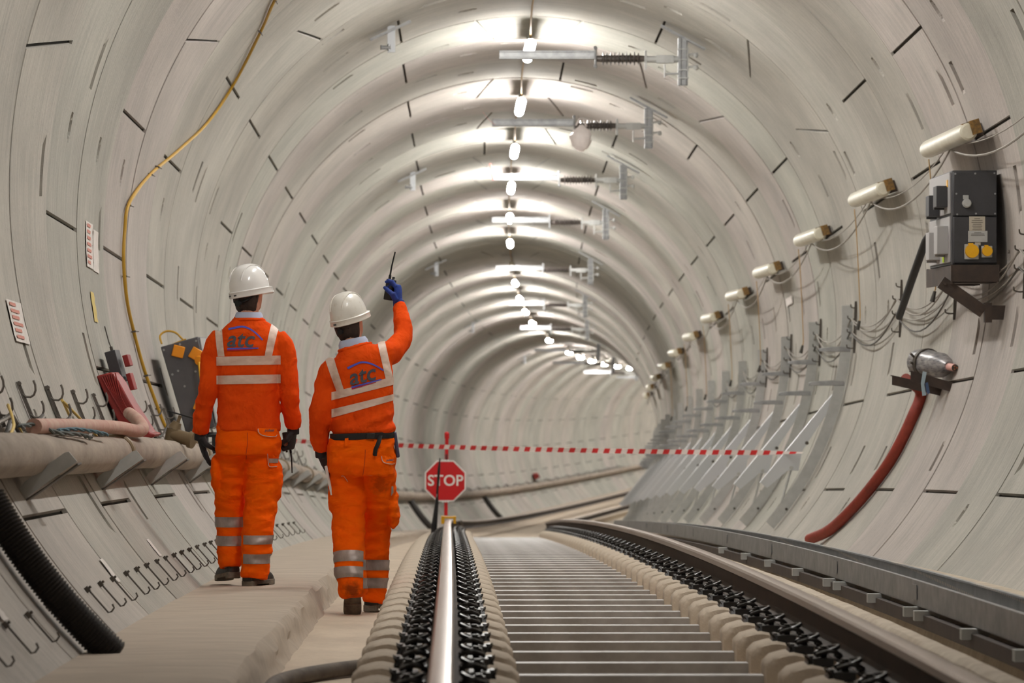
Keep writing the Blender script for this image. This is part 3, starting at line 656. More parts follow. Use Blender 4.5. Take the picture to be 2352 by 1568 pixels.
# --- curved cable bracket rows with swung-down walkway arms
def cable_bracket():
    t = thing('cable_bracket', '', 'bracket', tm(32.2), 'curved cable brackets along the right wall')
    b = MB(); rg = []
    for a in np.linspace(2.2, -41, 24):
        c, s_ = math.cos(R(a)), math.sin(R(a)); rg.append([Vector((r_ * c, y, r_ * s_)) for r_, y in ((3.125, -.02), (3.02, -.02), (3.02, -.013), (3.108, -.013), (3.108, .03), (3.125, .03))])
    b.loft(rg); b.build('curved_bar', M['galv_dull'], t, True, 30)
    for x0, x1, z in ((3.06, 2.80, -.315), (3.0, 2.70, -.645)):
        b = MB(); b.loft([[Vector((x, y * w_, z + zz)) for y, zz in ((-.025, -.018), (.025, -.018), (.025, h), (-.025, h))] for x, w_, h in ((x0 + .04, 1, .028), (x0 - .06, 1, .034), (x1 + .10, 1, .026), (x1 + .02, .9, .018), (x1, .6, .008))]); b.build('cable_arm', M['galv'], t, bevel=.004)
    b = MB(); P = [Vector((x, 0, z)) for x, z in ((2.94, -.735), (2.965, -.80), (2.635, -1.30), (2.60, -1.49), (2.50, -1.485), (2.295, -1.655), (2.225, -1.605))]
    b.prism(P, (0, -.006, 0), (0, .006, 0)); d = (P[6] - P[0]).normalized(); nn = Vector((-d.z, 0, d.x)) * .006
    b.prism([P[0], P[6], P[6] + nn, P[0] + nn], (0, 0, 0), (0, .055, 0)); b.build('walkway_arm', M['galv_bright'], t)
    b = MB(); b.cyl((2.53, .02, -1.47), (2.42, .02, -1.86), .012, 8); b.box((2.415, .02, -1.87), (.045, .03, .05)); b.cyl((2.53, -.02, -1.46), (2.53, .05, -1.46), .02, 8); b.build('strut', M['galv_dull'], t)
    b = MB(); b.cyl((2.68, -.005, -1.22), (2.68, -.024, -1.22), .018, 8); b.build('bolt', M['hookd'], t)
    b = MB(); b.cyl((2.48, -.012, -1.86), (2.48, -.03, -1.86), .014, 8); b.build('bolt', M['hookd'], t)
    return t
cb0 = cable_bracket()
for i in range(22):
    s = 32.2 + 3.0 * i; lab = (ORD[i] if i else 'nearest') + ' curved galvanised cable bracket of the row up the right wall'
    if i == 0: cb0['label'] = lab
    else: dup(cb0, tm(s), lab)
def wall_quad(s0, s1, a0, a1, name, m, label=None, r=3.132, parent=None, cat=None, n=6, curl=.004):
    b = MB(); P = []; F = []
    for i in range(n + 1):
        for q in (0, 1):
            a = a0 + (a1 - a0) * i / n; P.append(rp(s0 + (s1 - s0) * q, a, r - curl * hsh(i, q, a0)))
    for i in range(n): F.append((2 * i, 2 * i + 1, 2 * i + 3, 2 * i + 2))
    b.add(P, F); return b.build(name, m, parent)
wl_ = wall_quad(37.6, 38.3, 10.2, 8.6, 'wall_sticker', M['paper'], r=3.13); tag(wl_, 'small white sticker under the pull cords on the right wall', 'sticker')

# ================================================================ left wall
# --- dusty pipe on slanting brackets
PX, PZ, PR = -2.68, -1.415, .097
t = thing('drain_pipe', 'thick dusty brown pipe running along the left wall on slanting brackets', 'pipe', Matrix.Translation(tp(15, PX, PZ)))
inv = t.matrix_world.inverted()
b = MB(); st = list(np.arange(-6, 60, .5)) + list(np.arange(60, 160, 2)); b.tube([inv @ tp(s, PX, PZ + .006 * math.sin(s)) for s in st], [PR * (1 + .02 * noise.noise((s * 2, 0, 0))) for s in st], 20); b.build('pipe_run', M['dustpipe'], t)
for s in (6.8, 12.8, 18.8, 24.8, 30.8, 36.8, 42.8, 48.8, 54.8):
    b = MB(); b.tube([inv @ tp(s - .06, PX, PZ), inv @ tp(s - .05, PX, PZ), inv @ tp(s + .05, PX, PZ), inv @ tp(s + .06, PX, PZ)], [PR + .004, PR + .014, PR + .014, PR + .004], 20); b.build('coupling', M['brass'], t)
def pipe_brk():
    t = thing('pipe_bracket', '', 'bracket', tm(15), 'slanting brackets under the left wall pipe')
    b = MB(); b.prism([Vector((x, 0, z)) for x, z in ((-2.462, -1.440), (-2.50, -1.395), (-2.52, -1.400), (-2.70, -1.532), (-2.775, -1.63), (-2.745, -1.645), (-2.60, -1.535))], (0, -.10, 0), (0, -.09, 0)); b.build('support_plate', M['galv_dull'], t)
    b = MB(); b.prism([Vector((x, 0, z)) for x, z in ((-2.462, -1.447), (-2.60, -1.548), (-2.748, -1.645), (-2.745, -1.655), (-2.458, -1.455))], (0, -.10, 0), (0, .06, 0)); b.box((-2.76, 0, -1.60), (.02, .14, .16), Matrix.Rotation(R(-32), 4, 'Y')); b.build('support_flange', M['hookd'], t)
    return t
pb = pipe_brk()
for i, s in enumerate((15, 18.2, 21.2, 24.3, 27.4, 30.5, 33.6, 36.7, 39.8, 42.9, 46, 49, 52, 55)):
    lab = ORD[i] + ' slanting grey steel bracket under the left wall pipe'
    if i == 0: pb['label'] = lab
    else: dup(pb, tm(s), lab)

M['ylead'] = mat('pale_yellow_lead', rgb(222, 190, 104), .5)
M['boxgrey'] = mat('mid_grey_enamel', rgb(92, 91, 94), .55, 0, rgb(74, 74, 78), 4)
# --- U hook racks with draped cables
def rack_left(s, label):
    t = thing('hook_rack', label, 'hook rack', wm(s, -158), 'hook racks on the left wall')
    b = MB(); b.box((0, 0, .010), (.028, .25, .006)); b.box((.0, 0, .018), (.005, .25, .014)); b.box((.0, -.112, .02), (.022, .014, .02)); b.build('back_bar', M['hook'], t)
    for y in (-.065, .045):
        h = MB(); h.tube([(0, y + .005, .012), (0, y + .026, .026), (0, y + .036, .046), (0, y + .032, .066), (0, y + .014, .082), (0, y - .012, .09), (0, y - .036, .09)], .0058, 8); h.build('hook', M['hook'], t)
    return t
LS = [14.15, 15.35, 16.53, 17.7, 18.9, 20.0, 22.6, 23.75, 24.9, 29.5, 31.5, 33.5, 35.5, 37.5, 39.5, 41.5, 43.5, 45.5]
for i, s in enumerate(LS): rack_left(s, ORD[i] + ' two-hook rack above the pipe on the left wall')
for j, (dy, cc, sg, rr, m, lb) in enumerate(((.085, .07, .13, .010, 'cableg', 'grey cable sagging between the lower left wall hooks'), (.095, .06, .17, .009, 'cabled', 'dark cable sagging lowest between the left wall hooks'), (.075, .07, .09, .008, 'cabled', 'dark cable lying over the outer tips of the left wall hooks'))):
    ws = [12.9] + LS[1:] + list(np.arange(48, 150, 3.0)); pts = []
    for i in range(len(ws) - 1):
        g = sg * (.5 + .9 * hsh(i, j, 2)); nq = 10 if ws[i] < 48 else 3
        for q in range(nq):
            u = q / nq; s = ws[i] + (ws[i + 1] - ws[i]) * u
            pts.append(wm(s, -158) @ Vector((0, dy + g * 4 * u * (1 - u) * .8, cc - .03 * 4 * u * (1 - u))))
    b = MB(); b.tube(pts, rr, 7); tag(b.build('draped_cable', M[m]), lb, 'cable')

for a_, b_, lb in (((17.7, -.005), (18.3, .21), 'pale yellow lead hanging from the upper hook of a rack over the pink hose'), ((15.35, .05), (14.7, .20), 'pale yellow lead hanging from a lower hook near the left picture edge'), ((21.4, .02), (21.0, .19), 'pale yellow lead looped over the red sloping case')):
    b = MB(); q0 = wm(a_[0], -158); q1 = wm(b_[0], -158); b.tube(spline([q0 @ Vector((.3, a_[1] + .12, .04)), q0 @ Vector((.06, a_[1], .06)), q0 @ Vector((-.02, a_[1] - .002, .072)), q0.lerp(q1, .5) @ Vector((0, (a_[1] + b_[1]) * .5 + .02, .10)), q1 @ Vector((0, b_[1], .11))], 6), .0075, 8); tag(b.build('yellow_lead', M['ylead']), lb, 'cable')
# --- clutter on and above the pipe
b = MB(); b.tube(spline([tp(*q) for q in ((15.0, -2.67, -1.285), (16.2, -2.68, -1.278), (17.4, -2.67, -1.272), (18.6, -2.645, -1.272), (19.25, -2.615, -1.285), (19.55, -2.60, -1.272), (19.8, -2.645, -1.225), (20.15, -2.72, -1.185), (20.6, -2.78, -1.165))], 8), .038, 14); tag(b.build('pink_hose', M['pinkhose']), 'dusty pink hose lying on the left pipe and folding back on itself', 'hose')
def rope(name, pts, r, m, label):
    b = MB(); q = spline([tp(*p) for p in pts], 14)
    for ph in (0, PI):
        c = []
        for i, p in enumerate(q):
            a = i * .55 + ph; t_ = (q[min(i + 1, len(q) - 1)] - q[max(i - 1, 0)]).normalized(); e = t_.cross(Vector((0, 0, 1))).normalized(); f = t_.cross(e)
            c.append(p + (e * math.cos(a) + f * math.sin(a)) * r * .8)
        b.tube(c, r, 6)
    o = b.build(name, m); return tag(o, label, 'rope')
rope('rope', ((15.6, -2.63, -1.300), (16.2, -2.62, -1.292), (16.8, -2.60, -1.30), (17.4, -2.585, -1.315)), .006, M['rope'], 'blue twisted rope end lying on top of the left pipe')
rope('rope', ((14.6, -2.68, -1.285), (15.1, -2.67, -1.278), (15.5, -2.625, -1.31), (16.2, -2.60, -1.318), (16.6, -2.585, -1.335)), .007, M['roped'], 'dark grey rope end curling over the left pipe beside the blue rope')
b = MB(); P = [(-3.00, -.93), (-2.905, -.905), (-2.86, -.96), (-2.785, -1.10), (-2.665, -1.285), (-2.63, -1.295), (-2.645, -1.315), (-2.75, -1.325), (-2.86, -1.22), (-2.955, -1.03)]
b.prism([Vector((x, 0, z)) for x, z in P], (0, 0, 0), (0, .42, 0)); o = b.build('red_cabinet', M['red'], None, bevel=.008)
t = thing('red_case', 'red sloping case standing on the left pipe against the wall', 'case', tm(20.75)); o.name = 'shell'; o.parent = t
b = MB()
for i in range(7): b.tube([(-2.965 + i * .014, -.006, -.935 + i * .004), (-2.93 + i * .014, -.012, -1.0 - i * .01), (-2.83 + i * .013, -.008, -1.17 - i * .012)], .004, 6)
b.build('ribs', M['red'], t); 
b = MB(); b.box((-2.955, .25, -1.10), (.02, .3, .26), Matrix.Rotation(R(25), 4, 'Y')); b.build('back_flap', mat('dark_red_cloth', rgb(110, 34, 34), .7), t)
t = thing('black_box', 'black box with a thin upright wire above the red case on the left wall', 'box', tm(21.2))
q = Matrix.Rotation(R(18), 4, 'Y'); b = MB(); b.box((-2.935, .15, -.86), (.07, .3, .21), Matrix.Rotation(R(-16), 4, 'Y')); b.build('housing', M['dkgrey'], t, bevel=.004)
b = MB(); b.tube([(-2.955, .1, -.76), (-2.98, .12, -.70), (-3.01, .15, -.60)], .004, 6); b.cyl((-2.957, .1, -.76), (-2.965, .1, -.73), .010, 8); b.build('wire', M['cabled'], t)
b = MB(); b.box((-2.865, .18, -.82), (.035, .2, .075), Matrix.Rotation(R(-16), 4, 'Y')); b.box((-2.84, .18, -.955), (.03, .2, .11), Matrix.Rotation(R(-16), 4, 'Y')); b.build('red_block', M['red'], t, label='red block', bevel=.004)
# --- leaning distribution box
t = thing('distribution_box', 'dark grey distribution box leaning on the left wall with orange sockets', 'electrical box', tm(25.2))
C4 = [Vector((x, 0, z)) for x, z in ((-2.985, -.585), (-2.70, -.505), (-2.575, -1.19), (-2.785, -1.26))]
b = MB(); b.prism(C4, (0, 0, 0), (0, .9, 0)); b.build('cabinet', M['boxgrey'], t, bevel=.008)
b = MB(); b.prism([C4[1] + Vector((.004, .05, -.01)), C4[2] + Vector((.004, .05, .03)), C4[2] + Vector((.004, .85, .03)), C4[1] + Vector((.004, .85, -.01))], (0, 0, 0), (.008, 0, 0)); b.build('side_panel', M['ltpanel'], t)
def on4(u, v): return C4[0].lerp(C4[1], u).lerp(C4[3].lerp(C4[2], u), v)
b = MB()
for u, v in ((.06, .04), (.5, .03), (.93, .04), (.1, .32), (.75, .36), (.28, .3), (.35, .48)): p = on4(u, v); b.cyl(p, p + Vector((0, -.006, 0)), .009, 8)
b.build('screw', M['galv'], t)
for u, v, a in ((.42, .10, 14), (.86, .18, 30)):
    p = on4(u, v); b = MB(); b.box(p + Vector((0, -.012, 0)), (.088, .024, .088), Matrix.Rotation(R(a), 4, 'Y')); o = b.build('socket', M['orange_sock'], t, bevel=.006, label='orange socket')
p = on4(.93, .25); b = MB(); b.cyl(p + Vector((0, -.02, 0)), p + Vector((0, -.06, -.01)), .034, 14); b.build('plug', M['orange_sock'], t)
b = MB(); b.tube(spline([p + Vector((0, -.06, -.02)), p + Vector((.012, -.09, -.10)), p + Vector((.028, -.08, -.25)), p + Vector((.02, -.06, -.38))], 6), .012, 8); b.build('plug_lead', M['yellow'], t)
b = MB(); b.tube(spline([(-2.98, .05, -.56), (-2.995, .08, -.50), (-2.95, .1, -.465), (-2.88, .1, -.475), (-2.82, .1, -.53)], 6), .008, 8); b.tube(spline([(-2.97, .2, -.60), (-2.90, .1, -.565), (-2.80, .1, -.525)], 6), .007, 8); b.build('earth_lead', M['ycable'], t)
b = MB(); p = on4(.72, .74); b.box(p + Vector((-.01, -.07, .0)), (.08, .06, .07), Matrix.Rotation(R(20), 4, 'Y')); b.cyl(p + Vector((-.01, -.08, -.02)), p + Vector((-.04, -.10, -.11)), .022, 12); b.build('hanging_plug', M['orange_sock'], t)
b = MB()
for x in (-2.70, -2.58): b.box((x, .45, -1.335), (.03, .9, .16))
b.box((-2.64, .45, -1.26), (.16, .9, .02)); b.build('stand_leg', M['blackmatt'], t)
# --- brown valve
t = thing('valve', 'dusty brown valve with a black lever handle on the left pipe', 'valve', tm(22.6, -2.655, -1.27))
b = MB(); b.cyl((-.045, 0, -.13), (-.01, 0, .03), .052, 18); b.cyl((-.012, .0, .03), (.012, 0, .075), .045, 16, .03); b.cyl((-.02, -.01, -.01), (.11, -.05, -.045), .046, 18); b.cyl((.095, -.045, -.04), (.125, -.055, -.048), .058, 18); b.cyl((-.06, 0, -.075), (-.055, 0, -.05), .06, 18); b.cyl((.012, 0, .07), (.03, 0, .12), .012, 10); b.build('valve_body', M['brass'], t, True, 35)
b = MB(); b.box((.04, -.01, .125), (.20, .022, .010), Matrix.Rotation(R(16), 4, 'Y')); b.build('lever', M['blackmatt'], t)
# --- yellow cable with ties
yp = [(22.6, 104), (23.6, 112), (24.6, 120), (25.4, 126), (26.1, 131.5), (26.5, 134.8), (27.1, 138.3), (27.8, 146), (27.6, 153.6), (26.4, 160.8), (24.9, 167.2), (23.85, 172.7), (23.72, 176.6), (23.7, 181), (23.8, 185.7), (24.0, 189.5), (24.2, 194.7), (24.35, 201), (24.4, 203)]
t = thing('yellow_cable', 'yellow cable curving over the left wall from the crown down to the pipe', 'cable', Matrix())
b = MB(); b.tube(spline([rp(s, a, 3.118) for s, a in yp], 8), .0125, 8); b.tube(spline([rp(s + .03, a, 3.121) for s, a in yp[6:12]], 8), .008, 8); b.build('sheath', M['ycable'], t)
for s, a in ((26.45, 134.4), (27.1, 138.6), (25.3, 165.3), (24.95, 167.0), (23.85, 173), (23.75, 182.5), (24.0, 189.6), (24.2, 195.5), (24.35, 200)):
    b = MB(); b.T = wm(s, a); b.box((0, 0, .02), (.05, .012, .034)); b.tube([(.02, 0, .03), (.06, .004, .05), (.07, .0, .03)], .003, 6); b.build('cable_tie', M['hookd'], t)
# --- notices taped to the wall
def notice(label, s0, s1, a0, a1, rows, m=M['paper'], ink=M['redink']):
    t = thing('wall_notice', label, 'notice', Matrix())
    o = wall_quad(s0, s1, a0, a1, 'sheet', m, parent=t)
    for i in range(rows):
        f0 = (i + .35) / (rows + .4); f1 = f0 + .5 / (rows + .4); c = (a0, a1)
        wd = .55 + .35 * hsh(i, s0)
        wall_quad(s0 + (s1 - s0) * .12, s0 + (s1 - s0) * (.12 + .76 * wd), a0 + (a1 - a0) * f0, a0 + (a1 - a0) * f1, 'print_block', ink, r=3.126, parent=o, n=2, curl=0)
    return t
notice('white notice with red print taped low at the far left wall edge', 17.05, 17.62, -168.6, -164.5, 6)
notice('tall pair of white sheets with faint red print on the left wall', 21.35, 21.75, 178.4, 183.8, 7); 
wall_quad(21.78, 22.1, 178.9, 183.9, 'sheet', M['paper'], parent=bpy.data.objects['wall_notice.001'])
notice('narrow yellow strip of tape under the white sheets on the left wall', 21.42, 21.62, 186.7, 190.3, 0, mat('pale_yellow_tape', rgb(214, 190, 110), .7))
for i, (s, a, L, lb) in enumerate(((15.95, -140.9, 2.6, 'white paper strip above the wall clips, nearest the black duct'), (18.6, -141.6, 2.2, 'white paper strip above the wall clips, nearest the left man'), (12.1, -141.2, 1.6, 'white paper strip among the wall clips at the left picture edge'))):
    o = wall_quad(s, s + .13, a - L / 2, a + L / 2, 'paper_strip', M['paper']); tag(o, lb, 'paper strip', 'paper strips above the wall clips')
# --- J clips above the ledge
def wclip(s, label):
    t = thing('wall_clip', label, 'clip', wm(s, -138.9), 'J-shaped clips above the left ledge')
    b = MB(); b.tube([(0, -.075, .012), (0, .075, .012), (0, .081, .026), (0, .076, .045), (0, .058, .05)], .0042, 7); b.build('hook_rod', M['hookd'], t)
    b = MB(); b.box((0, -.064, .010), (.026, .026, .018)); b.cyl((0, -.064, .016), (0, -.064, .03), .006, 8); b.build('clip_base', M['hookd'], t)
    return t
wc = None; i = 0
for s in (11.4, 12.06, 12.7, 13.35, 14.75, 15.3, 15.85, 16.5, 17.05, 17.6, 18.2, 18.75, 19.35, 19.9, 20.5, 21.1, 21.75, 22.3, 22.9, 25.4, 26.5, 27.6, 28.7, 29.8, 30.9, 32, 33.1, 34.2):
    lab = ORD[i] + ' J-shaped wall clip in the row above the left ledge'; i += 1
    if wc is None: wc = wclip(s, lab)
    else: dup(wc, wm(s, -138.9), lab)
M['duct'] = mat('black_corrugated_plastic', rgb(46, 41, 38), .45)
# --- black corrugated ducts rising from the ledge
def duct(s, label, a0=-149.2, r=.066, far=False):
    b = MB(); N = 104 if not far else 40; pts = []; rs = []
    for i in range(N + 1):
        u = i / N; a = a0 + (-134.0 - a0) * u; pts.append(rp(s - .05 * math.sin(u * 3), a, RAD - .078 + .02 * (1 - u) * 0)); rs.append(r * (1.02 if i % 2 else .88) if not far else r)
    b.tube(pts, rs, 20); tag(b.build('corrugated_duct', M['duct'], None, False), label, 'duct', 'black ducts on the left wall')
duct(13.25, 'large black corrugated duct rising from the left ledge in the foreground')
for s, lb in ((51.5, 'black duct on the left wall just beside the right man'), (77.6, 'black duct on the far left wall, left of the stop sign'), (102.6, 'black duct on the far left wall, right of the stop sign')): duct(s, lb, -150, .075, True)
b = MB(); P = [rp(120, -161, 3.1), rp(120, -157.5, 3.1), rp(120, -157.5, 2.9), rp(120, -160, 2.92)]; b.prism(P, (0, -.5, 0), (0, .9, 0)); tag(b.build('red_case', M['red']), 'tiny red case on the far pipe in the bend', 'case')

# ================================================================ on the track
b = MB(); b.tube(spline([tp(*q) for q in ((14.25, -1.02, -2.305), (14.0, -1.2, -2.305), (13.65, -1.36, -2.305), (13.25, -1.465, -2.305), (12.8, -1.485, -2.305), (12.2, -1.47, -2.305), (11.4, -1.42, -2.305))], 8), .032, 14); tag(b.build('bent_hose', M['dkhose'] if 'dkhose' in M else mat('dusty_dark_hose', rgb(112, 102, 92), .8, 0, rgb(80, 72, 66), 9)), 'dark dusty hose bending on the floor beside the sleepers in the foreground', 'hose')
t = thing('stop_sign', 'red octagonal STOP sign on a red post clamped to the left rail', 'sign', tm(38, -.808, ZR))
def octa(r_): return [Vector((-.040 + r_ * math.cos(R(22.5 + 45 * i)), 0, .446 + r_ * math.sin(R(22.5 + 45 * i)))) for i in range(8)]
b = MB(); b.prism(octa(.254), (0, -.034, 0), (0, -.028, 0)); b.build('sign_border', M['white'], t)
b = MB(); b.prism(octa(.238), (0, -.037, 0), (0, -.0335, 0)); b.build('sign_face', M['signred'], t)
me = text_mesh('STOP', .205, 0, .003, .0008); xs = [v.co.x for v in me.vertices]; k = .405 / (max(xs) - min(xs)); mesh_from('sign_text', me, Matrix.Translation((-.040, -.0385, .446)) @ Matrix(((k, 0, 0, 0), (0, 0, -1, 0), (0, k * 1.02, 0, 0), (0, 0, 0, 1))), M['white'], t)
for zz in (.678, .214):
    b = MB()
    for x in (-.07, -.04, -.01): b.cyl((x, -.03, zz), (x, -.045, zz), .014, 10)
    b.build('rivet', M['white'], t)
b = MB(); b.tube([(-.035, 0, .05), (-.030, 0, .5), (-.022, 0, .97)], .021, 14); b.ball((-.022, 0, .98), .03, 12, 8); b.cyl((-.022, 0, .93), (-.022, 0, .97), .028, 14); b.build('post', M['signred'], t)
b = MB(); b.box((-.027, -.023, .70), (.03, .004, .10)); b.build('post_label', mat('dark_red_label', rgb(96, 30, 34), .6), t)
b = MB(); b.box((-.068, 0, .00), (.04, .12, .09)); b.box((.066, 0, .0), (.03, .12, .085)); b.box((0, 0, .027), (.165, .12, .022)); b.build('rail_clamp', M['yellow'], t, bevel=.003)
b = MB(); b.cyl((.08, 0, -.03), (.13, 0, -.03), .012, 8); b.ball((.135, 0, -.03), .028, 10, 6); b.build('clamp_screw', M['hookd'], t)
t = thing('furled_flag', 'furled black flag on a thin stick leaning in front of the stop sign', 'flag', Matrix())
b = MB(); b.tube([tp(37.0, -.905, -1.30), tp(37.0, -.915, -1.42), tp(37.02, -.935, -1.70)], [.006, .016, .012], 10); b.tube([tp(37.05, -.93, -1.66), tp(37.05, -.94, -1.80), tp(37.1, -.968, -2.05), tp(37.12, -.985, -2.3)], [.008, .02, .032, .036], 12); b.build('cloth', M['blackmatt'], t)
b = MB(); b.tube([tp(37.0, -.92, -1.50), tp(37.08, -.96, -1.95)], .006, 6); b.build('stick', M['galv'], t)
# barrier tape from the left wall to the nearest cable bracket
A_ = tp(38.3, -2.62, -1.08); B_ = tp(32.0, 2.62, -1.318); b = MB(); n = 92; P = []
for i in range(n + 1):
    u = i / n; p = A_.lerp(B_, u) + Vector((0, 0, -.03 * 4 * u * (1 - u))); tw = .004 * math.sin(u * 40); dx = (B_ - A_).normalized() * .012
    hw = .024 if u < .93 else .024 * (1 - (u - .93) / .07 * .7)
    P += [p + Vector((0, tw, hw)) + dx, p + Vector((0, -tw, -hw)) - dx]
b.add(P, [(2 * i, 2 * i + 1, 2 * i + 3, 2 * i + 2) for i in range(n)]); b.m = [i % 2 for i in range(n)]
tag(b.build('barrier_tape', [M['tape_r'], M['tape_w']], None, False), 'red and white striped barrier tape stretched across the tunnel', 'tape')

# ================================================================ the two men
M['jacket'] = mat('orange_jersey', rgb(240, 84, 18), .9, 0, rgb(226, 70, 12), 7, (1, 1, .8), .6, 8, bdist=.04, bdis=.35, spec=.1)
M['trouser'] = mat('orange_workwear_cloth', rgb(255, 104, 2), .85, 0, rgb(255, 88, 0), 6, (.7, .7, 1.3), .55, 7, bdist=.045, bdis=.35, spec=.1)
M['band_j'] = mat('pale_reflective_tape', rgb(232, 206, 190), .5, .0, rgb(216, 186, 170), 18, (1, 1, 3))
M['band_t'] = mat('silver_reflective_tape', rgb(178, 160, 152), .45, .25, rgb(132, 122, 118), 9, (1, 1, .6))
M['glove'] = mat('black_glove', rgb(34, 34, 38), .7, 0, rgb(24, 24, 27), 30)
M['bluglove'] = mat('blue_glove', rgb(28, 62, 150), .7, 0, rgb(20, 44, 118), 30)
M['skin'] = mat('skin', rgb(214, 158, 132), .55)
M['hair'] = mat('dark_brown_hair', rgb(62, 45, 36), .7, 0, rgb(40, 29, 24), 60, (1, 1, .2), .4, 150)
M['helmet'] = mat('white_helmet', rgb(240, 238, 236), .25, coat=.4)
M['helmet2'] = mat('scuffed_white_helmet', rgb(236, 232, 224), .32, 0, rgb(222, 214, 202), 40, coat=.3, lo=.55, hi=.75)
M['collar'] = mat('pale_blue_collar', rgb(186, 194, 220), .8)
M['boot'] = mat('black_boot', rgb(34, 31, 29), .6, 0, rgb(52, 47, 42), 10)
M['sole'] = mat('worn_boot_sole', rgb(132, 122, 108), .9, 0, rgb(78, 70, 62), 12)
M['belt'] = mat('black_webbing', rgb(26, 24, 25), .7)
M['logo_g'] = mat('grey_logo', rgb(80, 82, 92), .8)
M['logo_b'] = mat('blue_logo', rgb(84, 92, 205), .7)
M['logo_r'] = mat('crimson_logo', rgb(176, 22, 70), .7)
M['piping'] = mat('grey_piping', rgb(206, 184, 168), .6)
M['dirt'] = mat('oily_mark', rgb(120, 48, 22), .9)
M['seam'] = mat('dark_orange_seam', rgb(176, 48, 10), .9)
M['eye'] = mat('eye_white', rgb(235, 232, 228), .3)
M['lip'] = mat('lip', rgb(176, 104, 92), .5)
M['iris'] = mat('iris', rgb(60, 44, 34), .3)

def ring_(c, a, b, roll=0, n=32, pw=2.4):
    q = Matrix.Rotation(R(-roll), 3, 'Y'); out = []
    for j in range(n):
        t = 2 * PI * j / n; cs, sn = math.cos(t), math.sin(t)
        out.append(Vector(c) + q @ Vector((a * abs(cs) ** (2 / pw) * (1 if cs > 0 else -1), b * abs(sn) ** (2 / pw) * (1 if sn > 0 else -1), 0)))
    return out
def dense(rows, n=4):
    """smooth table of rings: (x, y, z, a, b, roll)"""
    rows = np.array([list(r) + [0] * (6 - len(r)) for r in rows], float); k = len(rows)
    t = np.linspace(0, k - 1, (k - 1) * n + 1); out = []
    for u in t:
        i = min(int(u), k - 2); f = u - i; p0 = rows[max(i - 1, 0)]; p1 = rows[i]; p2 = rows[i + 1]; p3 = rows[min(i + 2, k - 1)]
        out.append(.5 * (2 * p1 + (p2 - p0) * f + (2 * p0 - 5 * p1 + 4 * p2 - p3) * f * f + (3 * p1 - p0 - 3 * p2 + p3) * f ** 3))
    return out
def trunk(mb, rows, k=1.0): mb.loft([ring_(r[:3], r[3] * k, r[4] * k, r[5]) for r in dense(rows)])
def limb(mb, rows, k=1.0, n=18, flat=1.0):
    d = dense([list(r[:4]) for r in rows]); mb.tube([r[:3] for r in d], [r[3] * k for r in d], n)
def bake(mb, name, voxel, smooth=4, wr=None, T=None):
    """fuse the collected volumes into one continuous skin"""
    me = bpy.data.meshes.new('tmp'); me.from_pydata([tuple(p) for p in mb.v], [], mb.f)
    bm = bmesh.new(); bm.from_mesh(me); bmesh.ops.recalc_face_normals(bm, faces=bm.faces); bm.to_mesh(me); bm.free()
    o = bpy.data.objects.new('tmp', me); COL.objects.link(o)
    r = o.modifiers.new('r', 'REMESH'); r.mode = 'VOXEL'; r.voxel_size = voxel
    if smooth: sm = o.modifiers.new('s', 'SMOOTH'); sm.iterations = smooth; sm.factor = .5
    dg = bpy.context.evaluated_depsgraph_get(); out = bpy.data.meshes.new_from_object(o.evaluated_get(dg))
    bpy.data.objects.remove(o); bpy.data.meshes.remove(me); out.name = name
    if wr:
        n = len(out.vertices); no = [Vector(v.normal) for v in out.vertices]
        for v, q in zip(out.vertices, no): v.co += q * wr(v.co)
    return out
def cloth_obj(me, name, m, parent, label=None):
    me.materials.clear(); me.materials.append(m); me.polygons.foreach_set('use_smooth', [True] * len(me.polygons))
    o = bpy.data.objects.new(name, me); COL.objects.link(o); o.parent = parent
    if label: o['label'] = label
    return o
def cut_part(me, planes, off=.0035, biggest=True, ymax=None):
    """piece of a garment between planes (point, normal kept side), lifted off it by `off`"""
    bm = bmesh.new(); bm.from_mesh(me)
    for v in bm.verts: v.co += v.normal * off
    for p, nrm in planes:
        bmesh.ops.bisect_plane(bm, geom=bm.verts[:] + bm.edges[:] + bm.faces[:], plane_co=p, plane_no=nrm, clear_inner=True)
    if biggest and bm.faces:
        left = set(bm.faces); best = []
        while left:
            f0 = left.pop(); grp = [f0]; st = [f0]
            while st:
                f = st.pop()
                for e in f.edges:
                    for g in e.link_faces:
                        if g in left: left.discard(g); grp.append(g); st.append(g)
            best.append(grp)
        mx = max(len(q) for q in best); keep = set(f for q in best if len(q) > .3 * mx for f in q)
        kill = [f for f in bm.faces if f not in keep]; bmesh.ops.delete(bm, geom=kill, context='FACES')
    out = bpy.data.meshes.new('band'); bm.to_mesh(out); bm.free(); return out
def xz(p, q):
    """plane through two (x, z) points seen from behind; keeps the side to the left of p->q"""
    d = Vector((q[0] - p[0], 0, q[1] - p[1])).normalized(); return (Vector((p[0], 0, p[1])), Vector((-d.z, 0, d.x)))
def on_back(me2d, T, tree, off=.004, m=None, name='print', parent=None):
    """lay a flat print on the back of a garment"""
    bm = bmesh.new(); bm.from_mesh(me2d)
    bmesh.ops.triangulate(bm, faces=bm.faces[:]); 
    for _ in range(2): bmesh.ops.subdivide_edges(bm, edges=[e for e in bm.edges if e.calc_length() > .012], cuts=1)
    bmesh.ops.triangulate(bm, faces=bm.faces[:])
    for v in bm.verts:
        p = T @ v.co; h = tree.ray_cast(Vector((p.x, -2, p.z)), Vector((0, 1, 0)))
        v.co = Vector((p.x, (h[0].y if h[0] else p.y) - off, p.z))
    me = bpy.data.meshes.new(name); bm.to_mesh(me); bm.free(); me.materials.append(m)
    o = bpy.data.objects.new(name, me); COL.objects.link(o); o.parent = parent; return o
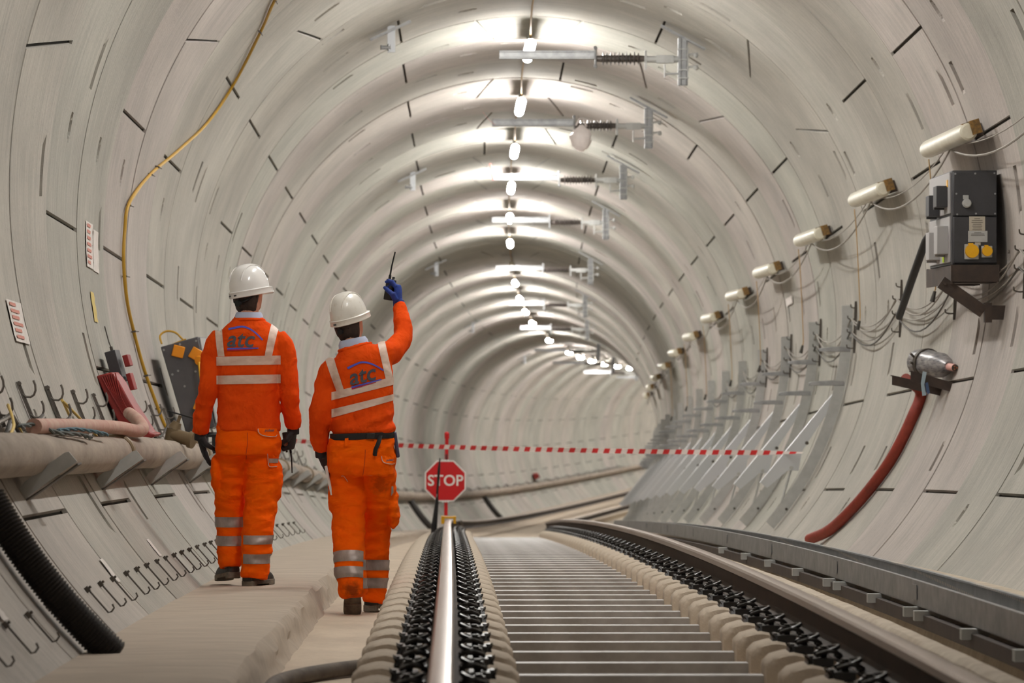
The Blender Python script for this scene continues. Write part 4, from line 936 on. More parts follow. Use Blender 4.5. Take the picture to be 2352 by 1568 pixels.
def ribbon2d(pts, w0, w1=None):
    pts = [Vector((p[0], p[1])) for p in pts]; P = []; k = len(pts)
    for i, p in enumerate(pts):
        t = (pts[min(i + 1, k - 1)] - pts[max(i - 1, 0)]).normalized(); nn = Vector((-t.y, t.x)); ww = w0 + ((w1 if w1 is not None else w0) - w0) * i / (k - 1)
        P += [(*(p + nn * ww / 2), 0), (*(p - nn * ww / 2), 0)]
    me = bpy.data.meshes.new('r'); me.from_pydata(P, [], [(2 * i, 2 * i + 1, 2 * i + 3, 2 * i + 2) for i in range(k - 1)]); return me
X2Z = Matrix(((1, 0, 0, 0), (0, 0, 1, 0), (0, 1, 0, 0), (0, 0, 0, 1)))     # flat drawing (x, y) -> (x, z)
def hand(mb, wrist, D, N, thumb=1, curl=(20, 25, 20), r=.0105, sc=1.0, spread=.06, tcurl=15, idx=None):
    """palm, four unequal bent fingers and a thumb from the side of the palm; fingers bend towards N"""
    W = Vector(wrist); D = Vector(D).normalized(); N = Vector(N); N = (N - D * N.dot(D)).normalized(); S = D.cross(N) * thumb
    P = lambda d, s_, n_: W + (D * d + S * s_ + N * n_) * sc
    rg = []
    for d, hw, th, so in ((-.03, .027, .024, 0), (.0, .029, .021, 0), (.03, .038, .019, .002), (.065, .043, .017, 0), (.09, .041, .014, 0), (.10, .034, .010, 0)):
        rg.append([P(d, so + hw * math.cos(2 * PI * j / 16), th * math.sin(2 * PI * j / 16)) for j in range(16)])
    mb.loft(rg)
    for i, (so, L, rr) in enumerate(((.031, .072, 1.0), (.011, .081, 1.02), (-.010, .075, .97), (-.030, .060, .88))):
        p = P(.085, so, 0); a = 0; q = [W + (p - W)]; dirs = spread * (so / .03)
        cu = idx if (i == 0 and idx) else curl
        for frac, c in zip((.46, .30, .24), cu):
            a += R(c * (1 + .08 * i)); d_ = (D * math.cos(a) + N * math.sin(a) + S * dirs).normalized(); q.append(q[-1] + d_ * L * frac * sc)
        mb.tube(q, [r * rr * sc * k_ for k_ in (1.08, 1.0, .93, .72)], 10); mb.ball(q[-1], r * rr * sc * .72, 10, 6)
        for w_ in q[1:3]: mb.ball(w_, r * rr * sc * 1.04, 10, 6)
    a = R(tcurl); q = [P(.012, .028, .004), P(.045, .055, .012), P(.045, .055, .012) + (D * .75 + S * (.5 - math.sin(a)) + N * (.35 + math.sin(a))).normalized() * .034 * sc]
    q.append(q[-1] + (D * .85 + S * (.2 - math.sin(a)) + N * (.4 + 1.2 * math.sin(a))).normalized() * .028 * sc)
    mb.tube(q, [r * 1.5 * sc, r * 1.25 * sc, r * 1.08 * sc, r * .8 * sc], 10); mb.ball(q[-1], r * .8 * sc, 10, 6)
def head(mb, c, F):
    """head with brow, nose, jaw, ears and neck in the frame F (x right, y forward, z up) about the centre c"""
    T0 = mb.T; mb.T = Matrix.Translation(c) @ F
    mb.ball((0, -.008, .025), .1, 20, 14, (.76, .96, .98)); 
    mb.loft([[Vector((w_ * math.cos(2 * PI * j / 18), yo + d_ * math.sin(2 * PI * j / 18), z)) for j in range(18)] for z, w_, d_, yo in ((-.118, .022, .022, .055), (-.108, .042, .045, .04), (-.08, .058, .068, .018), (-.04, .068, .084, .006), (0, .073, .09, .0), (.04, .07, .086, 0))])
    mb.tube([(0, .083, .012), (0, .098, -.018), (0, .108, -.040), (0, .092, -.050)], [.009, .011, .014, .010], 8)
    mb.tube([(-.045, .078, .026), (0, .09, .028), (.045, .078, .026)], [.009, .011, .009], 8)
    mb.tube([(-.02, .083, -.072), (0, .09, -.070), (.02, .083, -.072)], [.006, .009, .006], 8)
    for g in (-1, 1):
        mb.tube([(g * .074, -.006, -.032), (g * .082, -.014, -.012), (g * .084, -.018, .012), (g * .08, -.008, .026), (g * .075, .002, .010)], [.007, .009, .010, .009, .006], 8)
    mb.T = T0
def face_parts(t, c, F):
    for g in (-1, 1):
        e = MB(); e.T = Matrix.Translation(c) @ F; e.ball((g * .032, .078, .008), .012, 10, 8); o = e.build('eye', M['eye'], t)
        i = MB(); i.T = e.T; i.ball((g * .032, .0865, .008), .0055, 8, 6); i.build('iris', M['iris'], o)
    l = MB(); l.T = Matrix.Translation(c) @ F; l.tube([(-.022, .083, -.0705), (0, .096, -.0685), (.022, .083, -.0705)], [.003, .006, .003], 8); l.build('lips', M['lip'], t)
def helmet(t, c, F, m, marks, k=1.0):
    T = Matrix.Translation(c) @ F @ Matrix.Scale(k, 4)
    n = 48; mz = 16; P = []; b = MB(); b.T = T
    def pt(az, ph):
        x, y = math.cos(az), math.sin(az); cp, sp = math.cos(ph), math.sin(ph)
        px = .112 * x * cp ** .82; py = .134 * y * cp ** .82; pz = .152 * sp
        if sp > .12:
            f = min(1, (sp - .12) * 4)
            e = .0055 * f * max(0, min(1, (.052 - abs(px)) / .006 + .5)) if py < .12 else 0
            pz += e * sp; px *= 1 + e * 3
        return Vector((px, py, pz))
    rg = [[pt(2 * PI * j / n, PI / 2 * .995 * i / mz) for j in range(n)] for i in range(mz + 1)]
    def rim(out, z): 
        q = []
        for j in range(n):
            a = 2 * PI * j / n; fr = max(0, math.sin(a)) ** 3; q.append(Vector(((.112 + out) * math.cos(a), (.134 + out + .042 * fr) * math.sin(a), z - .010 * fr)))
        return q
    inner = [[Vector((.104 * math.cos(2 * PI * j / n), .126 * math.sin(2 * PI * j / n), z)) for j in range(n)] for z in (.02, -.036)]
    b.loft([inner[0], inner[1], rim(.004, -.040), rim(.010, -.036), rim(.007, -.008), rim(.010, -.004), rim(.003, .002)] + rg)
    sh = b.build('hard_hat', m, t, True, 50)
    for i in range(-1, 2, 2):
        q = MB(); q.T = T; pts = [Vector((i * .052 * math.cos(u * .4), .134 * math.sin(u) * .97, .152 * math.cos(u) * .93 + .004)) for u in np.linspace(-1.15, 1.0, 14)]
        q.tube(pts, [.0025] + [.0045] * 12 + [.0025], 8); q.build('crown_rib', m, sh)
    for az, w_ in marks:
        q = MB(); q.T = T; a = R(az); p = Vector((.1225 * math.cos(a), .1445 * math.sin(a), -.022)); q.box(p, (w_, .004, .009), Matrix.Rotation(a + PI / 2, 4, 'Z')); q.build('rim_vent', M['dkgrey'], sh)
    h = MB(); h.T = T; h.tube([(-.085, -.06, -.035), (-.05, -.10, -.062), (0, -.115, -.07), (.05, -.10, -.062), (.085, -.06, -.035)], .007, 8, True); h.cyl((0, -.11, -.07), (0, -.135, -.072), .019, 14); h.build('headband', M['blackmatt'], sh)
    return sh
def hair(t, c, F):
    b = MB(); b.T = Matrix.Translation(c) @ F; n = 22; rg = []
    for z, w_, y0, y1 in ((.085, .06, -.085, .05), (.05, .079, -.108, .055), (.01, .0805, -.108, .030), (-.03, .078, -.100, .0), (-.07, .069, -.092, -.012), (-.098, .060, -.078, -.012), (-.118, .046, -.066, -.02)):
        rg.append([Vector((w_ * math.cos(2 * PI * j / n), (y0 + y1) / 2 + (y1 - y0) / 2 * math.sin(2 * PI * j / n), z)) for j in range(n)])
    b.loft(rg); me = bake(b, 'hair', .006, 3, lambda p: .003 * noise.noise(Vector((p.x * 90, p.y * 90, p.z * 25))))
    return cloth_obj(me, 'hair', M['hair'], t)
def boot(t, name, T, m_up, pitch_sole=True):
    b = MB(); b.T = T
    sec = [(-.085, .030, .10), (-.075, .038, .13), (-.04, .040, .14), (.0, .040, .13), (.05, .043, .095), (.10, .047, .075), (.15, .048, .06), (.185, .040, .045), (.205, .022, .03)]
    rg = []
    for y, w_, h_ in sec: rg.append([Vector((w_ * math.cos(g), y, .022 + (h_) * max(0, math.sin(g)))) if math.sin(g) > 0 else Vector((w_ * math.cos(g), y, .022 + .004 * math.sin(g))) for g in [2 * PI * j / 20 for j in range(20)]])
    b.loft(rg); b.cyl((0, -.02, .08), (0, -.02, .145), .046, 18, .048)
    o = cloth_obj(bake(b, 'boot', .006, 3), 'boot', m_up, t)
    s = MB(); s.T = T; out = [(w_ * 1.08 * q, y) for q in (1,) for y, w_, _ in sec]; poly = [Vector((x, y, 0)) for x, y in out] + [Vector((-x, y, 0)) for x, y in out[::-1]]
    s.prism(poly, (0, 0, .004), (0, 0, .028)); s.prism([p for p in poly if p.y < -.0] + [], (0, 0, -.010), (0, 0, .010)); s.prism([p for p in poly if p.y > .06], (0, 0, -.006), (0, 0, .010)); s.build('sole', M['sole'], o, bevel=.004)
    return o
def body(name, label, mtx, group, parts):
    """continuous body under the clothes"""
    me = bake(parts, name, .011, 3); me.materials.append(M['skin']); me.polygons.foreach_set('use_smooth', [True] * len(me.polygons))
    o = bpy.data.objects.new(name, me); COL.objects.link(o); o.matrix_world = mtx
    return tag(o, label, 'person', group)
def crease(amp, fx, fz, seed, fine=.0):
    def f(p):
        a = noise.noise(Vector((p.x * fx + seed, p.y * fx, p.z * fz))); b = noise.noise(Vector((p.x * fx * 2.3 + p.z * 5, p.y * fx * 2 + seed, p.z * fz * 1.7)))
        return amp * ((1 - abs(a) * 2.2) * .7 + .5 * b) + fine * noise.noise(p * 45)
    return f
def logo(t, tree, c, rot, k=1.0):
    T = Matrix.Translation((c[0], 0, c[1])) @ Matrix.Rotation(R(-rot), 4, 'Y') @ X2Z @ Matrix.Scale(k, 4)
    on_back(text_mesh('atc', .135, .22, .0022), T @ Matrix.Translation((-.014, 0, 0)), tree, .005, M['logo_g'], 'logo_letters', t)
    arc = [(-.085 + .205 * u, .062 + .022 * math.sin(u * 2.2) - .075 * max(0, u - .35) ** 1.7 * 2.2) for u in np.linspace(0, 1, 24)]
    on_back(ribbon2d(arc, .013, .008), T, tree, .005, M['logo_b'], 'logo_swoosh', t)
    on_back(ribbon2d([(-.088 + .185 * u, -.054 + .006 * u) for u in np.linspace(0, 1, 16)], .010, .007), T, tree, .005, M['logo_b'], 'logo_line', t)
    on_back(ribbon2d([(-.088 + .15 * u, -.063 + .006 * u) for u in np.linspace(0, 1, 16)], .008, .004), T, tree, .006, M['logo_r'], 'logo_line', t)
def patch(t, tree, poly, m, name, off=.005):
    me = bpy.data.meshes.new('p'); me.from_pydata([(x, 0, z) for x, z in poly], [], [tuple(range(len(poly)))])
    return on_back(me, Matrix(), tree, off, m, name, t)
def line_on(t, tree, pts, w_, m, name, off=.006):
    q = spline([(p[0], p[1], 0) for p in pts], 6); return on_back(ribbon2d(q, w_), X2Z, tree, off, m, name, t)
def tree_of(me): 
    bm = bmesh.new(); bm.from_mesh(me); tr = BVHTree.FromBMesh(bm); bm.free(); return tr

# ---------------------------------------------------------------- left man, walking on the ledge
TOR = [(.042, 0, .905, .186, .132), (.041, 0, 1.016, .180, .125), (.041, 0, 1.118, .175, .12), (.038, 0, 1.22, .177, .125), (.044, 0, 1.322, .19, .13), (.046, 0, 1.403, .198, .125), (.05, 0, 1.455, .186, .112), (.048, 0, 1.505, .150, .098), (.044, .005, 1.553, .095, .082), (.043, .01, 1.585, .068, .068)]
AL = [(-.105, .0, 1.45, .068), (-.142, -.005, 1.40, .072), (-.180, -.01, 1.312, .057), (-.192, -.02, 1.159, .054), (-.226, .03, 1.018, .053), (-.244, .07, .895, .046)]
AR = [(.195, 0, 1.45, .068), (.232, 0, 1.40, .072), (.266, -.01, 1.312, .057), (.280, -.02, 1.133, .055), (.293, .02, 1.006, .051), (.30, .05, .925, .043)]
PEL = [(.041, 0, .942, .178, .118), (.041, 0, .863, .187, .135), (.039, 0, .815, .188, .145), (.037, 0, .770, .184, .135)]
LL = [(-.050, 0.0, .81, .094), (-.062, .03, .66, .092), (-.070, .04, .597, .088), (-.074, .08, .442, .084), (-.076, .08, .301, .078), (-.074, .06, .2, .073), (-.066, .04, .105, .064)]
LR = [(.122, 0, .81, .100), (.119, 0, .687, .102), (.118, 0, .598, .099), (.112, -.02, .446, .094), (.1, -.05, .308, .091), (.092, -.07, .208, .088), (.077, -.08, .052, .078)]
mt1 = tm(19.4, -2.0086, -2.19)
F1 = (Matrix.Rotation(R(-24), 4, 'Z') @ Matrix.Rotation(R(4), 4, 'X'))
H1 = Vector((.046, .03, 1.722))
b = MB(); trunk(b, TOR, .93); limb(b, AL, .82); limb(b, AR, .82); trunk(b, PEL, .93); limb(b, LL, .86); limb(b, LR, .86)
b.tube([(.043, .0, 1.52), (.044, .012, 1.60), (.046, .022, 1.68)], [.062, .057, .058], 16); head(b, H1, F1)
hand(b, (-.247, .078, .872), (.24, .10, -.96), (.95, .25, .1), 1, (6, 14, 12), .0068, .95, .09, 25, (2, 6, 6)); hand(b, (.30, .055, .905), (-.12, .12, -.98), (-.95, .3, 0), -1, (62, 70, 40), .0068, .95, .04, 35)
p1 = body('person', 'man in orange workwear and white hard hat walking on the left ledge', mt1, None, b)
face_parts(p1, H1, F1); hair(p1, H1 + Vector((0, 0, -.012)), F1)
helmet(p1, H1 + Vector((.0, .0, .012)), F1 @ Matrix.Rotation(R(-14), 4, 'Z') @ Matrix.Rotation(R(4), 4, 'X') @ Matrix.Rotation(R(-7), 4, 'Y'), M['helmet'], ((246, .020), (272, .018)), .96)
g = MB(); g.T = Matrix.Translation(H1) @ F1; g.tube([(.080, -.02, .018), (.082, .05, .022), (.062, .094, .018)], .003, 6); g.build('glasses_frame', M['blackmatt'], p1)
# jersey
b = MB(); trunk(b, TOR); limb(b, AL); limb(b, AR)
jm = bake(b, 'jersey', .009, 5, crease(.0075, 8, 12, 1.3, .002))
jk = cloth_obj(jm, 'jersey', M['jacket'], p1)
jt = tree_of(jm)
side = [xz((-.155, 2), (-.155, 0)), xz((.243, 0), (.243, 2))]
side = [(Vector((-.142, 0, 0)), Vector((1, 0, 0))), (Vector((.232, 0, 0)), Vector((-1, 0, 0)))]
for za, zb in ((1.290, 1.342), (1.181, 1.232)):
    cloth_obj(cut_part(jm, [(Vector((0, 0, za)), Vector((-.02, 0, 1))), (Vector((0, 0, zb)), Vector((.02, 0, -1)))] + side), 'reflective_band', M['band_j'], jk)
for top, bot in (((-.152, 1.50, -.112, 1.52), (-.134, 1.342, -.092, 1.342)), ((.178, 1.54, .222, 1.52), (.142, 1.342, .184, 1.342))):
    cloth_obj(cut_part(jm, [xz((top[0], top[1]), (bot[0], bot[1])), xz((bot[2], bot[3]), (top[2], top[3])), (Vector((0, 0, 1.341)), Vector((0, 0, 1)))], .0036), 'reflective_brace', M['band_j'], jk)
logo(jk, jt, (.012, 1.438), -1, .98)
b = MB(); b.loft([ring_((.043, .006, z), a, a * .98, 0, 28) for z, a in ((1.545, .088), (1.585, .080), (1.60, .071), (1.585, .064), (1.55, .07))]); b.build('shirt_collar', M['collar'], p1)
b = MB(); b.tube([(.043 + .088 * math.cos(a), .004 + .084 * math.sin(a), 1.552 - .004 * math.sin(a)) for a in np.linspace(0, 2 * PI, 33)], .011, 8, False); b.build('neck_rib', M['jacket'], jk)
# trousers
def pk_bulge(b, c, s_): b.ball(c, 1, 16, 10, s_)
b = MB(); trunk(b, PEL); limb(b, LL, 1, 22); limb(b, LR, 1, 22); pk_bulge(b, (-.150, .01, .66), (.03, .075, .11)); pk_bulge(b, (.205, .01, .62), (.034, .075, .13))
tm1 = bake(b, 'trousers', .009, 5, crease(.010, 7, 15, 4.1, .002)); tr1 = cloth_obj(tm1, 'trousers', M['trouser'], p1); tt = tree_of(tm1)
for za, zb, sd in ((.342, .402, -1), (.234, .292, -1), (.250, .302, 1), (.138, .194, 1)):
    pl = (Vector((.018, 0, 0)), Vector((sd, 0, 0)))
    cloth_obj(cut_part(tm1, [(Vector((0, 0, za)), Vector((0, 0, 1))), (Vector((0, 0, zb)), Vector((0, 0, -1))), pl]), 'reflective_band', M['band_t'], tr1)
patch(tr1, tt, [(.105, .925), (.212, .922), (.214, .886), (.20, .876), (.15, .880), (.118, .890), (.107, .905)], M['trouser'], 'pocket_flap', .010)
line_on(tr1, tt, [(.105, .922), (.107, .905), (.120, .889), (.15, .879), (.20, .875), (.213, .885)], .004, M['piping'], 'pocket_piping', .013)
on_back(text_mesh('pulsar', .022, .1, .0004), Matrix.Translation((.170, 0, .912)) @ X2Z, tt, .013, M['logo_g'], 'pocket_print', tr1)
patch(tr1, tt, [(.160, .775), (.215, .772), (.214, .702), (.17, .700)], M['trouser'], 'pocket_flap', .010); patch(tr1, tt, [(.168, .748), (.217, .746), (.217, .722), (.168, .722)], M['band_t'], 'pocket_tape', .014)
line_on(tr1, tt, [(.160, .776), (.162, .735), (.170, .702), (.212, .701)], .004, M['piping'], 'pocket_piping', .013)
line_on(tr1, tt, [(.044, .90), (.042, .82), (.03, .74)], .003, M['seam'], 'seat_seam', .003)
b = MB(); hand(b, (-.247, .078, .872), (.24, .10, -.96), (.95, .25, .1), 1, (6, 14, 12), .0125, 1.1, .09, 25, (2, 6, 6)); b.tube([(-.244, .07, .91), (-.247, .078, .85)], .036, 16)
cloth_obj(bake(b, 'glove', .0045, 2), 'glove', M['glove'], p1)
b = MB(); hand(b, (.30, .055, .905), (-.12, .12, -.98), (-.95, .3, 0), -1, (62, 70, 40), .0125, 1.1, .04, 35); b.tube([(.30, .05, .94), (.30, .055, .885)], .036, 16)
cloth_obj(bake(b, 'glove', .0045, 2), 'glove', M['glove'], p1)
boot(p1, 'boot', Matrix.Translation((-.070, .075, .045)) @ Matrix.Rotation(R(20), 4, 'Z') @ Matrix.Rotation(R(-8), 4, 'X'), M['boot'])
boot(p1, 'boot', Matrix.Translation((.075, -.05, .010)) @ Matrix.Rotation(R(-24), 4, 'Z'), M['boot'])
def radio(label, mtx):
    t = thing('handheld_radio', label, 'radio', mtx, 'handheld radios')
    b = MB(); b.box((0, 0, 0), (.055, .034, .125)); b.build('body', M['black'], t, bevel=.006)
    a = MB(); a.cyl((-.015, 0, .06), (-.015, 0, .085), .008, 10); a.tube([(-.015, 0, .08), (-.014, 0, .14), (-.006, 0, .225)], [.0055, .0048, .004], 8); a.build('antenna', M['blackmatt'], t)
    k = MB(); k.cyl((.012, 0, .06), (.012, 0, .078), .008, 10); k.build('knob', M['dkgrey'], t)
    s = MB(); s.box((0, -.0175, .02), (.035, .003, .04)); s.box((0, .019, -.02), (.04, .014, .07)); s.build('grille', M['dkgrey'], t); return t
radio('black radio held antenna down in the right glove of the left man', mt1 @ Matrix.Translation((.263, .095, .845)) @ Matrix.Rotation(R(180 - 7), 4, 'Y') @ Matrix.Scale(.85, 4))

def soiled(m):
    """dark oily smears at the left cuff and behind the right thigh"""
    nt = m.node_tree; N = nt.nodes.new; L = nt.links.new; b = nt.nodes['Principled BSDF']; src = b.inputs['Base Color'].links[0].from_socket
    tc = N('ShaderNodeTexCoord'); out = None
    for c, rx, rz, th in (((-.03, -.25, .16), .10, .085, .50), ((.12, -.1, .74), .10, .12, .53)):
        mp = N('ShaderNodeMapping'); mp.inputs['Location'].default_value = (-c[0] / rx, 0, -c[2] / rz); mp.inputs['Scale'].default_value = (1 / rx, 0, 1 / rz); L(tc.outputs['Object'], mp.inputs[0])
        g = N('ShaderNodeTexGradient'); g.gradient_type = 'SPHERICAL'; L(mp.outputs[0], g.inputs[0])
        n = N('ShaderNodeTexNoise'); n.inputs['Scale'].default_value = 30; n.inputs['Detail'].default_value = 5; L(tc.outputs['Object'], n.inputs['Vector'])
        a = N('ShaderNodeMath'); a.operation = 'MULTIPLY'; L(g.outputs['Fac'], a.inputs[0]); L(n.outputs['Fac'], a.inputs[1])
        r = N('ShaderNodeMapRange'); r.inputs['From Min'].default_value = .12 if th < .52 else .2; r.inputs['From Max'].default_value = .4; r.inputs['To Max'].default_value = .75 if th < .52 else .35; L(a.outputs[0], r.inputs['Value'])
        x = N('ShaderNodeMix'); x.data_type = 'RGBA'; L(r.outputs[0], x.inputs['Factor']); L(src, x.inputs[6]); x.inputs[7].default_value = rgb(88, 44, 22); src = x.outputs[2]
    L(src, b.inputs['Base Color']); return m
M['trouser2'] = soiled(mat('soiled_orange_workwear', rgb(255, 104, 2), .85, 0, rgb(255, 88, 0), 6, (.7, .7, 1.3), .55, 7, bdist=.045, bdis=.35, spec=.1))
# ---------------------------------------------------------------- right man, between ledge and track, right arm raised
mt2 = tm(19.1, -1.3127 - 0.0, -2.34)
TOR = [(.025, 0, 1.03, .166, .122), (.022, 0, 1.06, .182, .140), (.023, 0, 1.115, .176, .135), (.024, 0, 1.202, .169, .125), (.023, 0, 1.29, .170, .125, 3), (.011, 0, 1.378, .180, .128, 8), (-.003, 0, 1.438, .184, .122, 13), (-.004, 0, 1.488, .158, .11, 16), (-.02, 0, 1.53, .098, .088, 15), (-.036, .005, 1.56, .066, .07, 12)]
AL = [(-.120, 0, 1.425, .068), (-.160, 0, 1.385, .074), (-.194, -.01, 1.303, .062), (-.216, -.02, 1.165, .069), (-.229, .03, 1.039, .057), (-.224, .07, .94, .042)]
AR = [(.085, 0.0, 1.475, .072), (.135, 0.03, 1.488, .076), (.19, .12, 1.512, .067), (.245, .24, 1.59, .056), (.243, .32, 1.69, .048), (.224, .40, 1.785, .036)]
PEL = [(.02, 0, 1.032, .178, .12), (.015, 0, .952, .194, .145), (.016, 0, .851, .194, .155), (.018, 0, .80, .188, .145)]
LL = [(-.072, 0, .83, .100), (-.07, 0.0, .776, .103), (-.065, 0.0, .651, .102), (-.059, -.03, .527, .093), (-.054, -.1, .38, .089), (-.041, -.17, .248, .086), (-.025, -.2, .12, .076)]
LR = [(.112, 0, .83, .100), (.11, .02, .776, .100), (.112, .08, .647, .092), (.099, .16, .505, .080), (.094, .2, .363, .072), (.092, .22, .21, .070), (.079, .22, .055, .060)]
F2 = Matrix.Rotation(R(12), 4, 'Y').inverted() @ Matrix.Rotation(R(-20), 4, 'Z') @ Matrix.Rotation(R(5), 4, 'X')
H2 = Vector((-.060, .03, 1.700))
b = MB(); trunk(b, TOR, .93); limb(b, AL, .80); limb(b, AR, .82); trunk(b, PEL, .93); limb(b, LL, .86); limb(b, LR, .86)
b.tube([(-.02, .0, 1.49), (-.036, .01, 1.57), (-.055, .022, 1.66)], [.060, .056, .057], 16); head(b, H2, F2)
hand(b, (-.222, .085, .915), (.42, .32, -.84), (.6, .5, .5), 1, (10, 18, 14), .0066, .92, .08, 10); hand(b, (.222, .405, 1.80), (-.06, .06, .99), (-.92, .38, 0), 1, (58, 62, 45), .0066, .92, .05, 30, (30, 40, 30))
p2 = body('person', 'man in orange workwear and scuffed white hard hat beside the track, raising a radio overhead', mt2, None, b)
face_parts(p2, H2, F2); hair(p2, H2 + Vector((0, 0, -.012)), F2)
helmet(p2, H2 + Vector((.0, 0, .016)), F2 @ Matrix.Rotation(R(-16), 4, 'Z') @ Matrix.Rotation(R(3), 4, 'X') @ Matrix.Rotation(R(2), 4, 'Y'), M['helmet2'], ((262, .022),), .90)
b = MB(); trunk(b, TOR); limb(b, AL); limb(b, AR, 1, 20)
def cr2(p):
    return crease(.0075, 8, 12, 7.7, .002)(p) + (.010 * math.sin((p.z - p.x * .5) * 60) * max(0, 1 - abs(p.z - 1.10) / .09) if abs(p.x) < .2 else 0)
jm = bake(b, 'jersey', .009, 5, cr2); jk = cloth_obj(jm, 'jersey', M['jacket'], p2); jt = tree_of(jm)
def band2(l, r, wl, wr):
    a = xz((-.3, l - (r - l) * (.3 - .15) / .34), (.3, r + (r - l) * .1 / .34))
    return a
side = [(Vector((-.157, 0, 0)), Vector((1, 0, 0)))]
for (lz0, lz1), (rz0, rz1) in (((1.232, 1.278), (1.318, 1.364)), ((1.132, 1.180), (1.228, 1.264))):
    lo = xz((-.152, lz0), (.19, rz0)); hi = xz((.19, rz1), (-.152, lz1))
    cloth_obj(cut_part(jm, [lo, hi] + side), 'reflective_band', M['band_j'], jk)
up = xz((-.152, 1.276), (.19, 1.362))
for a, b_ in ((((-.196, 1.47), (-.126, 1.275)), ((-.082, 1.285), (-.152, 1.50))), (((.098, 1.60), (.157, 1.345)), ((.199, 1.35), (.142, 1.60)))):
    cloth_obj(cut_part(jm, [xz(*a), xz(*b_), up], .0036), 'reflective_brace', M['band_j'], jk)
logo(jk, jt, (.030, 1.375), 13, .96)
b = MB(); b.box((.235, .17, 1.585), (.055, .01, .03), Matrix.Rotation(R(20), 4, 'Y')); b.build('sleeve_label', M['paletag'], jk)
b = MB(); b.loft([ring_((-.036 + (z - 1.57) * -.2, .008, z), a, a * .95, 12, 28) for z, a in ((1.525, .090), (1.565, .086), (1.585, .074), (1.565, .066), (1.53, .07))]); b.build('shirt_collar', M['collar'], p2)
q_ = ring_((-.024, .004, 1.535), .092, .086, 14, 32); b = MB(); b.tube(q_ + [q_[0]], .011, 8, False); b.build('neck_rib', M['jacket'], jk)
b = MB(); trunk(b, PEL); limb(b, LL, 1, 22); limb(b, LR, 1, 22); pk_bulge(b, (.195, .08, .60), (.034, .08, .12)); pk_bulge(b, (-.145, .02, .66), (.03, .075, .10))
tm2 = bake(b, 'trousers', .009, 5, crease(.011, 7, 15, 12.1, .002)); tr2 = cloth_obj(tm2, 'trousers', M['trouser2'], p2); tt = tree_of(tm2)
for za, zb, sd, tl in ((.268, .336, -1, -.10), (.172, .238, -1, -.10), (.252, .312, 1, -.03), (.148, .208, 1, -.03)):
    pl = (Vector((.030, 0, 0)), Vector((sd, 0, 0)))
    cloth_obj(cut_part(tm2, [(Vector((0, 0, za)), Vector((0, -tl * 2.2, 1))), (Vector((0, 0, zb)), Vector((0, tl * 2.2, -1))), pl]), 'reflective_band', M['band_t'], tr2)
patch(tr2, tt, [(.132, .915), (.205, .918), (.209, .872), (.19, .866), (.15, .875), (.136, .89)], M['trouser'], 'pocket_flap', .010)
line_on(tr2, tt, [(.132, .912), (.136, .89), (.15, .875), (.19, .866), (.208, .870)], .004, M['piping'], 'pocket_piping', .013)
on_back(text_mesh('pulsar', .017, .1, .0004), Matrix.Translation((.180, 0, .890)) @ Matrix.Rotation(R(-4), 4, 'Y') @ X2Z, tt, .013, M['logo_g'], 'pocket_print', tr2)
for lx, lz in ((-.068, .992), (.122, .990)):
    patch(tr2, tt, [(lx - .010, lz + .03), (lx + .010, lz + .03), (lx + .012, lz - .022), (lx - .012, lz - .022)], M['trouser'], 'belt_loop', .012)
patch(tr2, tt, [(.187, .735), (.197, .737), (.199, .70), (.185, .68)], M['band_t'], 'pocket_tape', .012)
line_on(tr2, tt, [(.040, .95), (.035, .87), (.025, .80)], .003, M['seam'], 'seat_seam', .003)
line_on(tr2, tt, [(-.10, .797), (-.085, .797), (-.065, .770), (-.063, .765)], .003, M['piping'], 'pocket_piping', .006)
b = MB(); b.loft([ring_((.02, 0, z), a, a2, 2, 36) for z, a, a2 in ((1.008, .186, .137), (1.022, .189, .140), (1.044, .188, .140), (1.044, .17, .12), (1.008, .17, .12))]); blt = b.build('belt', M['belt'], p2)
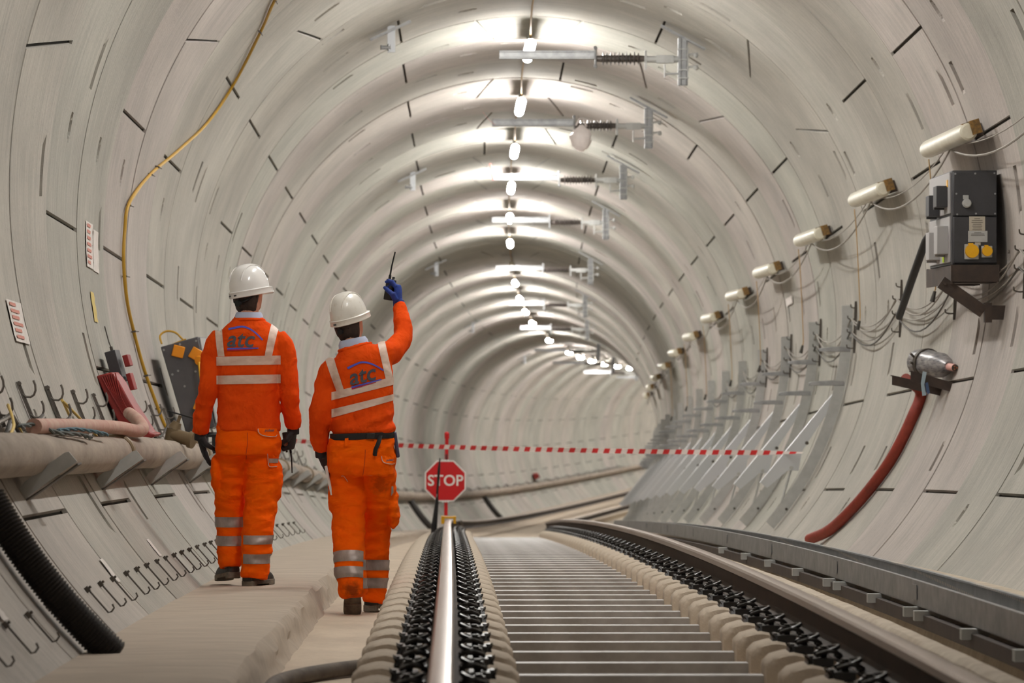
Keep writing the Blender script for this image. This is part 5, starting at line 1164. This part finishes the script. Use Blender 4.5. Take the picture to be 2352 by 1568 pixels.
b = MB(); b.tube(spline([(.125, -.145, 1.03), (.115, -.165, .99), (.098, -.17, .95), (.094, -.165, .915)], 5), .012, 8, True, (.014, .004)); b.build('belt_strap', M['belt'], blt)
b = MB(); b.box((.07, -.142, 1.028), (.05, .012, .034)); b.build('buckle', M['black'], blt, bevel=.003)
b = MB(); b.box((.214, .0, .975), (.022, .075, .15), Matrix.Rotation(R(-8), 4, 'Y')); tag(b.build('phone_pouch', mat('navy_pouch', rgb(66, 66, 92), .5), p2, bevel=.008), None, None)
b = MB(); hand(b, (-.222, .085, .915), (.42, .32, -.84), (.6, .5, .5), 1, (10, 18, 14), .012, 1.05, .08, 10); b.tube([(-.224, .07, .95), (-.222, .085, .90)], .034, 16)
cloth_obj(bake(b, 'glove', .0045, 2), 'glove', M['glove'], p2)
b = MB(); hand(b, (.222, .405, 1.80), (-.06, .06, .99), (-.92, .38, 0), 1, (58, 62, 45), .0125, 1.06, .05, 30, (30, 40, 30)); b.tube([(.223, .40, 1.775), (.221, .41, 1.81)], .034, 16)
cloth_obj(bake(b, 'glove', .0045, 2), 'glove', M['bluglove'], p2, 'blue glove')
boot(p2, 'boot', Matrix.Translation((-.035, -.085, .055)) @ Matrix.Rotation(R(4), 4, 'Z') @ Matrix.Rotation(R(-58), 4, 'X') @ Matrix.Translation((0, -.11, 0)), M['boot'])
boot(p2, 'boot', Matrix.Translation((.070, .27, .010)) @ Matrix.Rotation(R(-8), 4, 'Z'), M['boot'])
radio('black radio held up in the blue glove of the right man', mt2 @ Matrix.Translation((.170, .425, 1.875)) @ Matrix.Rotation(R(9), 4, 'Y') @ Matrix.Rotation(R(-35), 4, 'Z'))
nb = MB()
for q in range(4): nb.box((-.178 + q * .004, .02 - q * .002, .765), (.0035, .12, .15 - q * .006), Matrix.Rotation(R(-14), 4, 'Y'))
nb = MB(); nb.box((-.172, .0, .77), (.016, .11, .17), Matrix.Rotation(R(-12), 4, 'Y'))
o = nb.build('paper_notebook', M['paper'], None, bevel=.002); o.matrix_world = mt2; tag(o, 'folded white papers in the left thigh pocket of the right man', 'papers')
